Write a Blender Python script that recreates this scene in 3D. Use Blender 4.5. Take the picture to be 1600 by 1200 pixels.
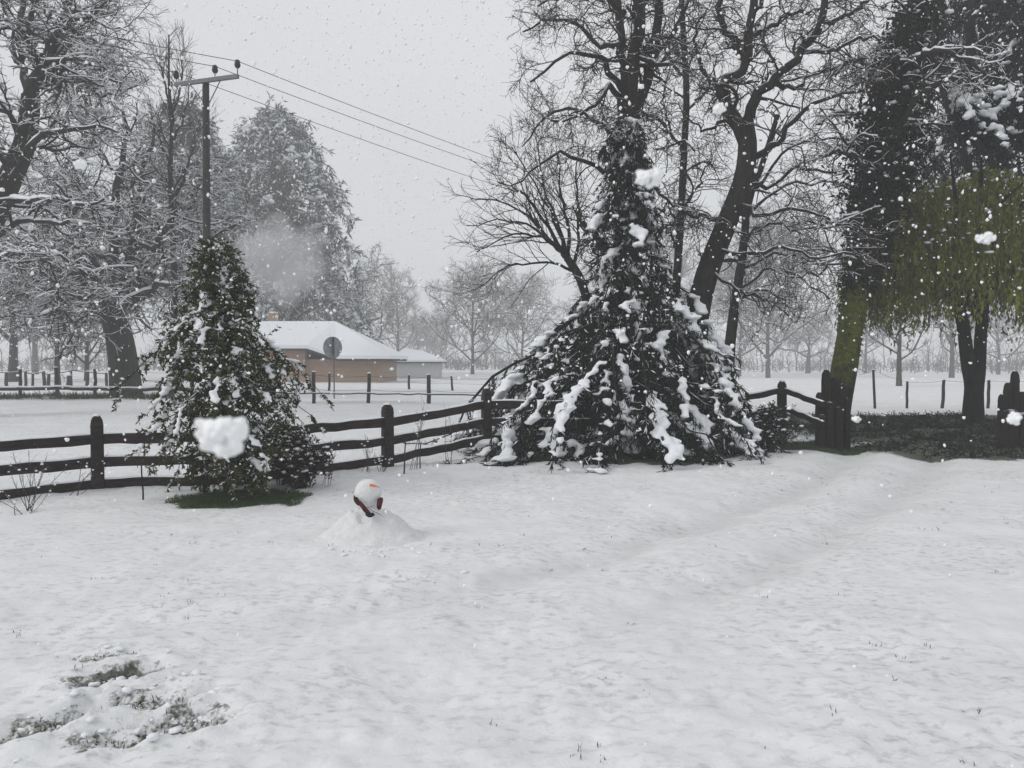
import bpy, math
import numpy as np
from mathutils import Vector

sc = bpy.context.scene
for o in list(bpy.data.objects):
    bpy.data.objects.remove(o)
COL = sc.collection
R = math.radians

# ------------------------------------------------------------------ camera
CZ, FPX = 2.15, 1200.0                     # eye height, focal length in pixels of the 1600 px wide photo
PITCH = math.atan(35 / 1200)
cam = bpy.data.cameras.new('camera')
cam.sensor_width = 36.0
cam.lens = 36.0 * FPX / 1600
cam.clip_start = 0.05
cam.clip_end = 6000
cam_o = bpy.data.objects.new('camera', cam)
COL.objects.link(cam_o)
cam_o.location = (0, 0, CZ)
cam_o.rotation_euler = (math.pi / 2 - PITCH, 0, 0)
cam.dof.use_dof = True
cam.dof.focus_distance = 16.0
cam.dof.aperture_fstop = 7.0
sc.camera = cam_o

# ------------------------------------------------------------------ sky, sun, exposure
SUN_EL, SUN_AZ = R(35), R(-112)             # soft glow of the sun through cloud, from the left
w = bpy.data.worlds.new('World')
sc.world = w
w.use_nodes = True
nt = w.node_tree
nt.nodes.clear()
sky = nt.nodes.new('ShaderNodeTexSky')
sky.sky_type = 'NISHITA'
sky.sun_disc = False
sky.sun_elevation = SUN_EL
sky.sun_rotation = SUN_AZ
bg1 = nt.nodes.new('ShaderNodeBackground')
bg1.inputs['Strength'].default_value = 0.006
nt.links.new(sky.outputs[0], bg1.inputs['Color'])
tc = nt.nodes.new('ShaderNodeTexCoord')
nz = nt.nodes.new('ShaderNodeTexNoise')
nz.inputs['Scale'].default_value = 1.6
nz.inputs['Detail'].default_value = 3
nt.links.new(tc.outputs['Generated'], nz.inputs['Vector'])
cr = nt.nodes.new('ShaderNodeValToRGB')
cr.color_ramp.elements[0].position = 0.3
cr.color_ramp.elements[0].color = (0.53, 0.535, 0.545, 1)
cr.color_ramp.elements[1].position = 0.7
cr.color_ramp.elements[1].color = (0.60, 0.605, 0.615, 1)
nt.links.new(nz.outputs['Fac'], cr.inputs['Fac'])
bg2 = nt.nodes.new('ShaderNodeBackground')
bg2.inputs['Strength'].default_value = 0.92
nt.links.new(cr.outputs[0], bg2.inputs['Color'])
ad = nt.nodes.new('ShaderNodeAddShader')
wo = nt.nodes.new('ShaderNodeOutputWorld')
nt.links.new(bg1.outputs[0], ad.inputs[0])
nt.links.new(bg2.outputs[0], ad.inputs[1])
nt.links.new(ad.outputs[0], wo.inputs['Surface'])

sun = bpy.data.lights.new('sun', 'SUN')
sun.energy = 0.9
sun.angle = R(22)
sun.color = (1.0, 0.98, 0.95)
sun_o = bpy.data.objects.new('sun', sun)
COL.objects.link(sun_o)
sdir = Vector((math.sin(SUN_AZ) * math.cos(SUN_EL), math.cos(SUN_AZ) * math.cos(SUN_EL), math.sin(SUN_EL)))
sun_o.rotation_euler = sdir.to_track_quat('Z', 'Y').to_euler()
sun_o.location = (0, 0, 60)

sc.view_settings.view_transform = 'Standard'
sc.view_settings.look = 'None'
sc.view_settings.exposure = 0.42
sc.view_settings.gamma = 1.0
sc.view_settings.use_curve_mapping = False
sc.render.engine = 'CYCLES'
sc.cycles.use_denoising = True
sc.cycles.max_bounces = 5
sc.cycles.diffuse_bounces = 3
sc.cycles.volume_bounces = 1
sc.cycles.volume_step_rate = 2.0

# ------------------------------------------------------------------ helpers
def P(px, py, d):
    """point seen at photo pixel (px, py), d metres ahead"""
    a, b = (px - 800) / FPX, (600 - py) / FPX
    c, s = math.cos(PITCH), math.sin(PITCH)
    return np.array([d * a, d * (c + b * s), CZ + d * (-s + b * c)])

def PX(px, d):
    return (px - 800) / FPX * d

def norm(v):
    return v / np.maximum(np.linalg.norm(v, axis=-1, keepdims=True), 1e-9)

def hash2(ix, iy, seed):
    h = (ix.astype(np.int64) * 374761393 + iy.astype(np.int64) * 668265263 + seed * 1442695041) & 0xFFFFFFFF
    h = ((h ^ (h >> 13)) * 1274126177) & 0xFFFFFFFF
    h = h ^ (h >> 16)
    return (h & 0xFFFF) / 65535.0

def vnoise(x, y, seed=0):
    x = np.asarray(x, float); y = np.asarray(y, float)
    ix, iy = np.floor(x), np.floor(y)
    fx, fy = x - ix, y - iy
    fx = fx * fx * fx * (fx * (fx * 6 - 15) + 10); fy = fy * fy * fy * (fy * (fy * 6 - 15) + 10)
    a = hash2(ix, iy, seed); b = hash2(ix + 1, iy, seed)
    c = hash2(ix, iy + 1, seed); d = hash2(ix + 1, iy + 1, seed)
    return (a + (b - a) * fx + (c - a) * fy + (a - b - c + d) * fx * fy) * 2 - 1

def fbm(x, y, seed=0, oct=4):
    s, a, t = 0, 1.0, 0
    for i in range(oct):
        s = s + a * vnoise(x * 2 ** i + 17.3 * i, y * 2 ** i - 9.1 * i, seed + i)
        t += a
        a *= 0.5
    return s / t

def sstep(a, b, x):
    t = np.clip((x - a) / (b - a), 0, 1)
    return t * t * (3 - 2 * t)

# ---- materials
MATS = {}
def new_mat(name):
    m = bpy.data.materials.new(name)
    m.use_nodes = True
    b = m.node_tree.nodes['Principled BSDF']
    b.inputs['Specular IOR Level'].default_value = 0.25
    MATS[name] = m
    return m, m.node_tree, b

def N(nt, t, **kw):
    n = nt.nodes.new(t)
    for k, v in kw.items():
        n.inputs[k].default_value = v
    return n

def noise_fac(nt, scale, detail=4, coord='Object', rough=0.55, vscale=None):
    t = nt.nodes.new('ShaderNodeTexCoord')
    n = N(nt, 'ShaderNodeTexNoise', Scale=scale, Detail=detail, Roughness=rough)
    if vscale:
        mp = nt.nodes.new('ShaderNodeMapping')
        mp.inputs['Scale'].default_value = vscale
        nt.links.new(t.outputs[coord], mp.inputs['Vector'])
        nt.links.new(mp.outputs[0], n.inputs['Vector'])
    else:
        nt.links.new(t.outputs[coord], n.inputs['Vector'])
    return n.outputs['Fac']

def ramp(nt, fac, stops):
    r = nt.nodes.new('ShaderNodeValToRGB')
    e = r.color_ramp.elements
    while len(e) < len(stops):
        e.new(0.5)
    for i, (p, c) in enumerate(stops):
        e[i].position = p
        e[i].color = (*c, 1) if len(c) == 3 else c
    nt.links.new(fac, r.inputs['Fac'])
    return r.outputs['Color']

def mixc(nt, fac, a, b):
    m = nt.nodes.new('ShaderNodeMix')
    m.data_type = 'RGBA'
    for i, v in ((0, fac), (6, a), (7, b)):
        if isinstance(v, (int, float)):
            m.inputs[i].default_value = v
        elif isinstance(v, tuple):
            m.inputs[i].default_value = (*v, 1)
        else:
            nt.links.new(v, m.inputs[i])
    return m.outputs[2]

def math_n(nt, op, a, b=None, c=None):
    m = nt.nodes.new('ShaderNodeMath')
    m.operation = op
    for i, v in enumerate((a, b, c)):
        if v is None:
            continue
        if isinstance(v, (int, float)):
            m.inputs[i].default_value = v
        else:
            nt.links.new(v, m.inputs[i])
    return m.outputs[0]

def maprange(nt, v, a, b, c=0.0, d=1.0):
    m = nt.nodes.new('ShaderNodeMapRange')
    m.inputs[1].default_value = a; m.inputs[2].default_value = b
    m.inputs[3].default_value = c; m.inputs[4].default_value = d
    nt.links.new(v, m.inputs[0])
    return m.outputs[0]

def up_fac(nt, lo, hi, nscale=None, namp=0.5):
    g = nt.nodes.new('ShaderNodeNewGeometry')
    s = nt.nodes.new('ShaderNodeSeparateXYZ')
    nt.links.new(g.outputs['Normal'], s.inputs[0])
    z = s.outputs['Z']
    if nscale:
        z = math_n(nt, 'ADD', z, math_n(nt, 'MULTIPLY', math_n(nt, 'SUBTRACT', noise_fac(nt, nscale, 3), 0.5), namp))
    return maprange(nt, z, lo, hi)

SNOW_C = (0.86, 0.875, 0.90)

def bump(nt, b, fac, strength, dist):
    bm = nt.nodes.new('ShaderNodeBump')
    bm.inputs['Strength'].default_value = strength
    bm.inputs['Distance'].default_value = dist
    nt.links.new(fac, bm.inputs['Height'])
    nt.links.new(bm.outputs[0], b.inputs['Normal'])

# snow that lies on things
m, t, b = new_mat('snow')
t.links.new(ramp(t, noise_fac(t, 9, 5), [(0.3, (0.80, 0.82, 0.85)), (0.65, SNOW_C)]), b.inputs['Base Color'])
b.inputs['Roughness'].default_value = 0.9
bump(t, b, noise_fac(t, 26, 5), 0.6, 0.02)

# falling flakes
m, t, b = new_mat('flake')
b.inputs['Base Color'].default_value = (0.93, 0.94, 0.95, 1)
b.inputs['Roughness'].default_value = 0.9
b.inputs['Transmission Weight'].default_value = 0.0

m, t, b = new_mat('packed_snow')
t.links.new(ramp(t, noise_fac(t, 7, 6, rough=.7), [(0.3, (0.70, 0.71, 0.715)), (0.7, (0.80, 0.805, 0.81))]), b.inputs['Base Color'])
b.inputs['Roughness'].default_value = 0.92
bump(t, b, noise_fac(t, 16, 6, rough=.65), 0.7, 0.04)

def bark(name, c0, c1, lo=0.35, hi=0.8, scale=9, namp=0.8, snowy=True, nscale=5):
    m, t, b = new_mat(name)
    col = ramp(t, noise_fac(t, scale, 6, vscale=(1, 1, 0.35)), [(0.3, c0), (0.7, c1)])
    if snowy:
        col = mixc(t, up_fac(t, lo, hi, nscale, namp), col, SNOW_C)
    t.links.new(col, b.inputs['Base Color'])
    b.inputs['Roughness'].default_value = 0.9
    bump(t, b, noise_fac(t, scale * 2.2, 6, vscale=(1, 1, 0.3)), 0.8, 0.03)
    return m

bark('bark_dark', (0.010, 0.009, 0.008), (0.040, 0.036, 0.032), 0.45, 0.9)
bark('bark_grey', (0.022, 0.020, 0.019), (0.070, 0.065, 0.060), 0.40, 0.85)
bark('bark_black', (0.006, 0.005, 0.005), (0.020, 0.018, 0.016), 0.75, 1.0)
bark('twig', (0.030, 0.026, 0.023), (0.060, 0.053, 0.047), 0.5, 0.95)
bark('twig_dark', (0.018, 0.015, 0.013), (0.040, 0.034, 0.030), 0.6, 1.0)
# mossy trunk: moss low down on the bole, bare dark bark above
m, t, b = new_mat('bark_moss')
bk = ramp(t, noise_fac(t, 9, 6), [(0.3, (0.007, 0.006, 0.006)), (0.7, (0.024, 0.021, 0.018))])
ms = ramp(t, noise_fac(t, 14, 6), [(0.3, (0.045, 0.056, 0.009)), (0.7, (0.15, 0.165, 0.02))])
tcn = t.nodes.new('ShaderNodeTexCoord')
sp = t.nodes.new('ShaderNodeSeparateXYZ')
t.links.new(tcn.outputs['Object'], sp.inputs[0])
zz = math_n(t, 'ADD', sp.outputs['Z'], math_n(t, 'MULTIPLY', math_n(t, 'SUBTRACT', noise_fac(t, 2.2, 4), 0.5), 2.4))
f1 = math_n(t, 'MULTIPLY', maprange(t, zz, 1.3, 2.2), maprange(t, zz, 6.2, 3.6))
f1 = math_n(t, 'MULTIPLY', f1, maprange(t, noise_fac(t, 3.2, 6, rough=.7), .30, .50))
t.links.new(mixc(t, f1, bk, ms), b.inputs['Base Color'])
b.inputs['Roughness'].default_value = 0.95
bump(t, b, noise_fac(t, 20, 6), 0.9, 0.03)

def foliage(name, c0, c1, c2=None, snow=None, scale=3.0):
    m, t, b = new_mat(name)
    stops = [(0.3, c0), (0.62, c1)] + ([(0.8, c2)] if c2 else [])
    col = ramp(t, noise_fac(t, scale, 5, rough=0.7), stops)
    if snow:
        col = mixc(t, up_fac(t, snow[0], snow[1], 2.0, 0.9), col, SNOW_C)
    t.links.new(col, b.inputs['Base Color'])
    b.inputs['Roughness'].default_value = 0.75
    b.inputs['Specular IOR Level'].default_value = 0.12
    return m

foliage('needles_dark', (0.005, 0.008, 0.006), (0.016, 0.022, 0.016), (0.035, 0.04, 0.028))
foliage('needles_olive', (0.018, 0.025, 0.009), (0.072, 0.078, 0.028), (0.16, 0.145, 0.065), scale=2.2)
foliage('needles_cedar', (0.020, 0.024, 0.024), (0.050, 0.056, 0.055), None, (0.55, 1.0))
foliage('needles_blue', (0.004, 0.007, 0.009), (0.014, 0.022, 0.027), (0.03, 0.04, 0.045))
foliage('weeping_leaves', (0.070, 0.082, 0.018), (0.215, 0.235, 0.036), (0.35, 0.345, 0.05), scale=1.1)
foliage('moss', (0.035, 0.046, 0.008), (0.105, 0.12, 0.015), (0.18, 0.185, 0.022), scale=1.6)
foliage('ivy', (0.005, 0.006, 0.005), (0.015, 0.016, 0.012), (0.03, 0.03, 0.02))
foliage('undergrowth', (0.008, 0.009, 0.008), (0.024, 0.026, 0.020), (0.05, 0.052, 0.038))
foliage('shrub_leaves', (0.022, 0.016, 0.014), (0.050, 0.036, 0.032), (0.07, 0.06, 0.04))
foliage('grass', (0.020, 0.024, 0.010), (0.045, 0.055, 0.022), (0.09, 0.085, 0.045), scale=5)
foliage('grass_green', (0.030, 0.055, 0.020), (0.075, 0.125, 0.045), scale=5)

# fence timber
def timber(name, c0, c1):
    m, t, b = new_mat(name)
    col = ramp(t, noise_fac(t, 5, 7, vscale=(1, 1, 5)), [(0.28, c0), (0.72, c1)])
    spk = maprange(t, noise_fac(t, 34, 4), 0.68, 0.74)
    col = mixc(t, spk, col, (0.25, 0.25, 0.25))
    t.links.new(mixc(t, up_fac(t, 0.75, 0.95, 5, 0.3), col, SNOW_C), b.inputs['Base Color'])
    b.inputs['Roughness'].default_value = 0.8
    bump(t, b, noise_fac(t, 9, 7, vscale=(1, 1, 6)), 0.6, 0.02)
timber('fence_timber', (0.007, 0.005, 0.005), (0.042, 0.031, 0.028))
timber('gate_timber', (0.005, 0.004, 0.004), (0.018, 0.014, 0.013))
timber('pole_timber', (0.018, 0.017, 0.016), (0.060, 0.057, 0.054))
timber('old_post', (0.020, 0.018, 0.017), (0.055, 0.05, 0.047))

def plain(name, c, rough=0.6, metal=0.0, var=0.15, scale=12):
    m, t, b = new_mat(name)
    c0 = tuple(x * (1 - var) for x in c); c1 = tuple(min(1, x * (1 + var)) for x in c)
    t.links.new(ramp(t, noise_fac(t, scale, 4), [(0.3, c0), (0.7, c1)]), b.inputs['Base Color'])
    b.inputs['Roughness'].default_value = rough
    b.inputs['Metallic'].default_value = metal
    return m
plain('steel', (0.13, 0.14, 0.145), 0.5, 0.3)
plain('porcelain', (0.018, 0.016, 0.017), 0.25)
plain('wire', (0.06, 0.06, 0.065), 0.5)
plain('sign_back', (0.26, 0.27, 0.285), 0.5, 0.2, 0.25, 6)
plain('carrot', (0.62, 0.14, 0.035), 0.6)
plain('scarf', (0.055, 0.012, 0.014), 0.9, 0, 0.8, 14)
plain('scarf_dark', (0.012, 0.012, 0.013), 0.9)
plain('soffit', (0.07, 0.065, 0.06), 0.8)
plain('grey_render', (0.46, 0.465, 0.47), 0.85)

m, t, b = new_mat('tan_brick')
tcb = t.nodes.new('ShaderNodeTexCoord')
mpb = t.nodes.new('ShaderNodeMapping')
mpb.inputs['Rotation'].default_value = (R(90), 0, 0)
t.links.new(tcb.outputs['Object'], mpb.inputs['Vector'])
br = N(t, 'ShaderNodeTexBrick', Scale=1.0)
br.inputs['Color1'].default_value = (0.38, 0.25, 0.175, 1)
br.inputs['Color2'].default_value = (0.29, 0.19, 0.135, 1)
br.inputs['Mortar'].default_value = (0.36, 0.30, 0.25, 1)
br.inputs['Brick Width'].default_value = 0.30
br.inputs['Row Height'].default_value = 0.11
br.inputs['Mortar Size'].default_value = 0.012
t.links.new(mpb.outputs[0], br.inputs['Vector'])
t.links.new(mixc(t, ramp(t, noise_fac(t, 0.9, 4), [(0.35, (0, 0, 0)), (0.65, (0.5, 0.5, 0.5))]), br.outputs['Color'], (0.36, 0.24, 0.17)), b.inputs['Base Color'])
b.inputs['Roughness'].default_value = 0.85

# ground: snow with worn patches where the turf comes through
m, t, b = new_mat('snow_ground')
at = t.nodes.new('ShaderNodeAttribute')
at.attribute_name = 'bare'
sn = ramp(t, noise_fac(t, 1.3, 6), [(0.3, (0.72, 0.73, 0.74)), (0.7, (0.81, 0.82, 0.83))])
# faint grey specks: turf tips under thin snow, plus painted shade of small dents
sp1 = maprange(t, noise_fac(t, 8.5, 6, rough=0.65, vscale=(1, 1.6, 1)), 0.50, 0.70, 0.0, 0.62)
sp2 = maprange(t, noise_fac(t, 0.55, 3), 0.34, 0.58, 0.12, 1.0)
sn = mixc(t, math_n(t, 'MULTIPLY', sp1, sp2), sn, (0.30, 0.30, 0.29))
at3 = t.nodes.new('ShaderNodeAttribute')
at3.attribute_name = 'rut_grey'
sn = mixc(t, math_n(t, 'MULTIPLY', at3.outputs['Fac'], .42), sn, (0.50, 0.505, 0.51))  # packed slush in the ruts, its grey also painting in their faint shading
mud = ramp(t, noise_fac(t, 17, 6, rough=0.7), [(0.3, (0.035, 0.035, 0.029)), (0.5, (0.12, 0.119, 0.10)), (0.68, (0.30, 0.30, 0.275))])
grn = ramp(t, noise_fac(t, 13, 6, rough=0.7), [(0.3, (0.018, 0.028, 0.012)), (0.7, (0.05, 0.075, 0.032))])
at2 = t.nodes.new('ShaderNodeAttribute')
at2.attribute_name = 'turf'
dirt = mixc(t, at2.outputs['Fac'], mud, grn)
ed = math_n(t, 'ADD', at.outputs['Fac'], math_n(t, 'MULTIPLY', math_n(t, 'SUBTRACT', noise_fac(t, 22, 6, rough=0.75), 0.5), 1.3))
fb = maprange(t, ed, 0.42, 0.62)
t.links.new(mixc(t, fb, sn, dirt), b.inputs['Base Color'])
b.inputs['Roughness'].default_value = 0.92
bh = math_n(t, 'ADD', math_n(t, 'MULTIPLY', noise_fac(t, 6, 6, rough=0.6), 1.0), math_n(t, 'MULTIPLY', noise_fac(t, 40, 4), 0.25))
bump(t, b, bh, 0.36, 0.04)

# ---- mesh building
class MB:
    """collects quads / triangles; build() links them as one mesh object"""
    def __init__(self):
        self.v, self.q, self.t, self.n = [], [], [], 0
    def add(self, v, q=None, t=None):
        v = np.asarray(v, float).reshape(-1, 3)
        if q is not None and len(q):
            self.q.append(np.asarray(q, np.int64).reshape(-1, 4) + self.n)
        if t is not None and len(t):
            self.t.append(np.asarray(t, np.int64).reshape(-1, 3) + self.n)
        self.v.append(v)
        self.n += len(v)
    def mesh(self, name, mat, origin=(0, 0, 0), smooth=True):
        v = np.concatenate(self.v) - np.asarray(origin, float)
        q = np.concatenate(self.q) if self.q else np.zeros((0, 4), np.int64)
        t = np.concatenate(self.t) if self.t else np.zeros((0, 3), np.int64)
        me = bpy.data.meshes.new(name)
        me.vertices.add(len(v))
        me.vertices.foreach_set('co', v.astype(np.float32).ravel())
        li = np.concatenate([q.ravel(), t.ravel()]).astype(np.int32)
        tot = np.concatenate([np.full(len(q), 4), np.full(len(t), 3)]).astype(np.int32)
        st = np.concatenate([[0], np.cumsum(tot)[:-1]]).astype(np.int32)
        me.loops.add(len(li))
        me.loops.foreach_set('vertex_index', li)
        me.polygons.add(len(tot))
        me.polygons.foreach_set('loop_start', st)
        me.polygons.foreach_set('loop_total', tot)
        me.polygons.foreach_set('use_smooth', np.full(len(tot), smooth, bool))
        me.update(calc_edges=True)
        me.validate()
        me.materials.append(MATS[mat])
        return me
    def build(self, name, mat, parent=None, smooth=True, origin=None):
        if parent is not None:
            origin = parent_origin(parent)
        if origin is None:
            origin = (0, 0, 0)
        me = self.mesh(name, mat, origin, smooth)
        o = bpy.data.objects.new(name, me)
        COL.objects.link(o)
        if parent is not None:
            o.parent = parent
        else:
            o.location = origin
        return o
    # shapes
    def tubes(self, Pn, Rn, S=6):
        v, q = tubes(Pn, Rn, S)
        self.add(v, q)
    def box(self, c, size, rz=0, taper=1.0, jit=0, rng=None):
        sx, sy, sz = np.asarray(size) / 2
        p = np.array([[x, y, z] for z in (-1, 1) for x, y in ((-1, -1), (1, -1), (1, 1), (-1, 1))], float)
        p[4:, :2] *= taper
        p *= (sx, sy, sz)
        if rng is not None:
            p += rng.normal(0, jit, p.shape)
        cr_, s_ = math.cos(rz), math.sin(rz)
        p = np.stack([p[:, 0] * cr_ - p[:, 1] * s_, p[:, 0] * s_ + p[:, 1] * cr_, p[:, 2]], 1) + np.asarray(c)
        self.add(p, [[3, 2, 1, 0], [4, 5, 6, 7], [0, 1, 5, 4], [1, 2, 6, 5], [2, 3, 7, 6], [3, 0, 4, 7]])
    def lathe(self, prof, S=16, c=(0, 0, 0), sx=1, sy=1):
        a = np.linspace(0, 2 * math.pi, S, endpoint=False)
        pr = np.asarray(prof, float)
        v = np.stack([pr[:, 0, None] * np.cos(a) * sx, pr[:, 0, None] * np.sin(a) * sy, np.repeat(pr[:, 1, None], S, 1)], -1).reshape(-1, 3) + np.asarray(c)
        K = len(pr)
        k, s = np.meshgrid(np.arange(K - 1), np.arange(S), indexing='ij')
        s2 = (s + 1) % S
        self.add(v, np.stack([k * S + s, k * S + s2, (k + 1) * S + s2, (k + 1) * S + s], -1).reshape(-1, 4))
    def lumps(self, C, Rr, rng, jit=0.25, hi=False, yaw=None, oct=False):
        v0, f0 = OCT if oct else (ICO2 if hi else ICO)
        C = np.asarray(C, float); M = len(C)
        Rr = np.broadcast_to(np.asarray(Rr, float), (M, 3))
        ang = rng.uniform(0, 2 * math.pi, M) if yaw is None else yaw
        base = v0[None] * (1 + rng.uniform(-jit, jit, (M, len(v0), 1)))
        base = base * Rr[:, None, :]
        ca, sa = np.cos(ang)[:, None], np.sin(ang)[:, None]
        v = np.stack([base[..., 0] * ca - base[..., 1] * sa, base[..., 0] * sa + base[..., 1] * ca, base[..., 2]], -1) + C[:, None]
        f = (f0[None] + (np.arange(M) * len(v0))[:, None, None]).reshape(-1, 3)
        self.add(v.reshape(-1, 3), None, f)
    def blades(self, B, D, L, W, rng):
        """leaf shaped faces: base points, directions, lengths, widths"""
        M = len(B)
        L = np.broadcast_to(L, (M,))[:, None]; W = np.broadcast_to(W, (M,))[:, None]
        D = norm(D)
        side = norm(np.cross(D, rng.normal(0, 1, (M, 3))))
        nrm = np.cross(D, side)
        mid = B + D * L * 0.45 + nrm * L * 0.06
        v = np.stack([B, mid + side * W * 0.5, B + D * L, mid - side * W * 0.5], 1).reshape(-1, 3)
        i = np.arange(M)[:, None] * 4
        self.add(v, i + np.array([[0, 1, 2, 3]]))

def ico(level):
    import bmesh
    bm = bmesh.new()
    bmesh.ops.create_icosphere(bm, subdivisions=level, radius=1)
    v = np.array([x.co[:] for x in bm.verts]); f = np.array([[x.index for x in p.verts] for p in bm.faces])
    bm.free()
    return v, f
OCT = (np.array([[1, 0, 0], [-1, 0, 0], [0, 1, 0], [0, -1, 0], [0, 0, 1], [0, 0, -1]], float), np.array([[0, 2, 4], [2, 1, 4], [1, 3, 4], [3, 0, 4], [2, 0, 5], [1, 2, 5], [3, 1, 5], [0, 3, 5]]))
ICO, ICO2, ICO3 = ico(1), ico(2), ico(4)

def tubes(Pn, Rn, S):
    Pn = np.asarray(Pn, float); Rn = np.asarray(Rn, float)
    n, K, _ = Pn.shape
    T = np.gradient(Pn, axis=1)
    T = norm(T)
    avg = norm(Pn[:, -1] - Pn[:, 0])
    ref = np.where(np.abs(avg[:, 2:3]) > 0.75, np.array([[1.0, 0, 0]]), np.array([[0, 0, 1.0]]))
    A = norm(np.cross(T, ref[:, None, :]))
    Bv = np.cross(A, T)
    a = np.linspace(0, 2 * math.pi, S, endpoint=False) + math.pi / 6
    off = A[:, :, None] * np.cos(a)[None, None, :, None] + Bv[:, :, None] * np.sin(a)[None, None, :, None]
    v = Pn[:, :, None] + off * Rn[:, :, None, None]
    i, k, s = np.meshgrid(np.arange(n), np.arange(K - 1), np.arange(S), indexing='ij')
    s2 = (s + 1) % S
    b0 = i * K * S + k * S; b1 = b0 + S
    q = np.stack([b0 + s, b1 + s, b1 + s2, b0 + s2], -1).reshape(-1, 4)
    return v.reshape(-1, 3), q

def meld(o, voxel, disp=0.0, size=0.1):
    """melt overlapping lumps into one soft mass of snow"""
    r_ = o.modifiers.new('melt', 'REMESH')
    r_.mode = 'VOXEL'
    r_.voxel_size = voxel
    r_.use_smooth_shade = True
    sm_ = o.modifiers.new('soften', 'SMOOTH')
    sm_.factor = 0.5
    sm_.iterations = 2
    if disp:
        tx = bpy.data.textures.new('snow_lumps', 'CLOUDS')
        tx.noise_scale = size
        tx.noise_depth = 3
        dm = o.modifiers.new('ruffle', 'DISPLACE')
        dm.texture = tx
        dm.texture_coords = 'LOCAL'
        dm.strength = disp
        dm.mid_level = 0.5
    return o

def parent_origin(o):
    x = np.zeros(3)
    while o is not None:
        x += np.array(o.location[:])
        o = o.parent
    return x

def tag(o, label=None, cat=None, group=None, kind=None):
    for k, v in (('label', label), ('category', cat), ('group', group), ('kind', kind)):
        if v:
            o[k] = v
    return o

def empty(name, loc, label, cat, group=None):
    o = bpy.data.objects.new(name, None)
    COL.objects.link(o)
    o.location = loc
    o.empty_display_size = 0.2
    return tag(o, label, cat, group)

def copy_tree(o, parent=None):
    c = o.copy()
    COL.objects.link(c)
    c.parent = parent
    for ch in list(o.children):
        copy_tree(ch, c)
    return c

# ------------------------------------------------------------------ ground
TRACKS = [  # centre lines of the wheel tracks, (x, y)
    [(-2.4, 5.6), (0.0, 7.6), (1.4, 9.0), (3.4, 11.2), (5.6, 13.7), (7.4, 16.6), (8.6, 20)],
    [(-0.6, 5.0), (1.5, 6.9), (2.9, 8.3), (4.8, 10.6), (7.0, 13.3), (8.9, 16.2), (10.2, 20)],
]
def poly_dist(x, y, pts):
    d = np.full(x.shape, 1e9)
    for (x0, y0), (x1, y1) in zip(pts[:-1], pts[1:]):
        dx, dy = x1 - x0, y1 - y0
        t = np.clip(((x - x0) * dx + (y - y0) * dy) / (dx * dx + dy * dy), 0, 1)
        d = np.minimum(d, np.hypot(x - x0 - t * dx, y - y0 - t * dy))
    return d

def terrain(x, y):
    """broad shape of the land"""
    x = np.asarray(x, float); y = np.asarray(y, float)
    z = 0.50 * sstep(19, 34, y) * sstep(14, -6, x) + 0.12 * sstep(19, 34, y) * sstep(-6, 14, x)
    z = z - 0.35 * sstep(45, 120, y)
    z = z + 0.10 * sstep(11, 15.5, y) * sstep(-8, -3, x) * sstep(24, 18, y)
    z = z + 0.06 * fbm(x / 6, y / 6, 3, 3) * sstep(0, 6, y)
    z = z + 0.12 * fbm(x / 30, y / 30, 5, 2) * sstep(20, 60, y)
    return z

PATCHES = [  # (x, y, half length, half width, angle, depth) of the trodden patches near the viewer
    (-2.66, 5.12, 0.26, 0.13, 0.75, 0.075), (-2.30, 4.66, 0.42, 0.13, 0.45, 0.04), (-2.05, 4.70, 0.20, 0.10, 0.9, 0.06),
    (-2.70, 4.40, 0.42, 0.13, 0.65, 0.04), (-1.98, 4.42, 0.30, 0.12, 0.3, 0.03), (-2.95, 5.45, 0.36, 0.06, 0.2, 0.015),
    (-2.95, 4.15, 0.30, 0.12, 0.5, 0.05), (-2.25, 4.95, 0.20, 0.05, 0.6, 0.02), (-2.15, 4.32, 0.35, 0.10, 0.4, 0.02),
    (-0.9, 7.5, 0.35, 0.10, 0.1, 0.01), (-1.6, 8.6, 0.5, 0.12, 0.0, 0.01)]

def track_grey(x, y):
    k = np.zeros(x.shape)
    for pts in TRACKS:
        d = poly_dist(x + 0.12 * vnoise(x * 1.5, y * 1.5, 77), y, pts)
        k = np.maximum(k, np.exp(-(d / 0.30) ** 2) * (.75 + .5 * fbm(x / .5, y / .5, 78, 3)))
    return k * sstep(5, 8, y) * sstep(20, 17, y)

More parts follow.
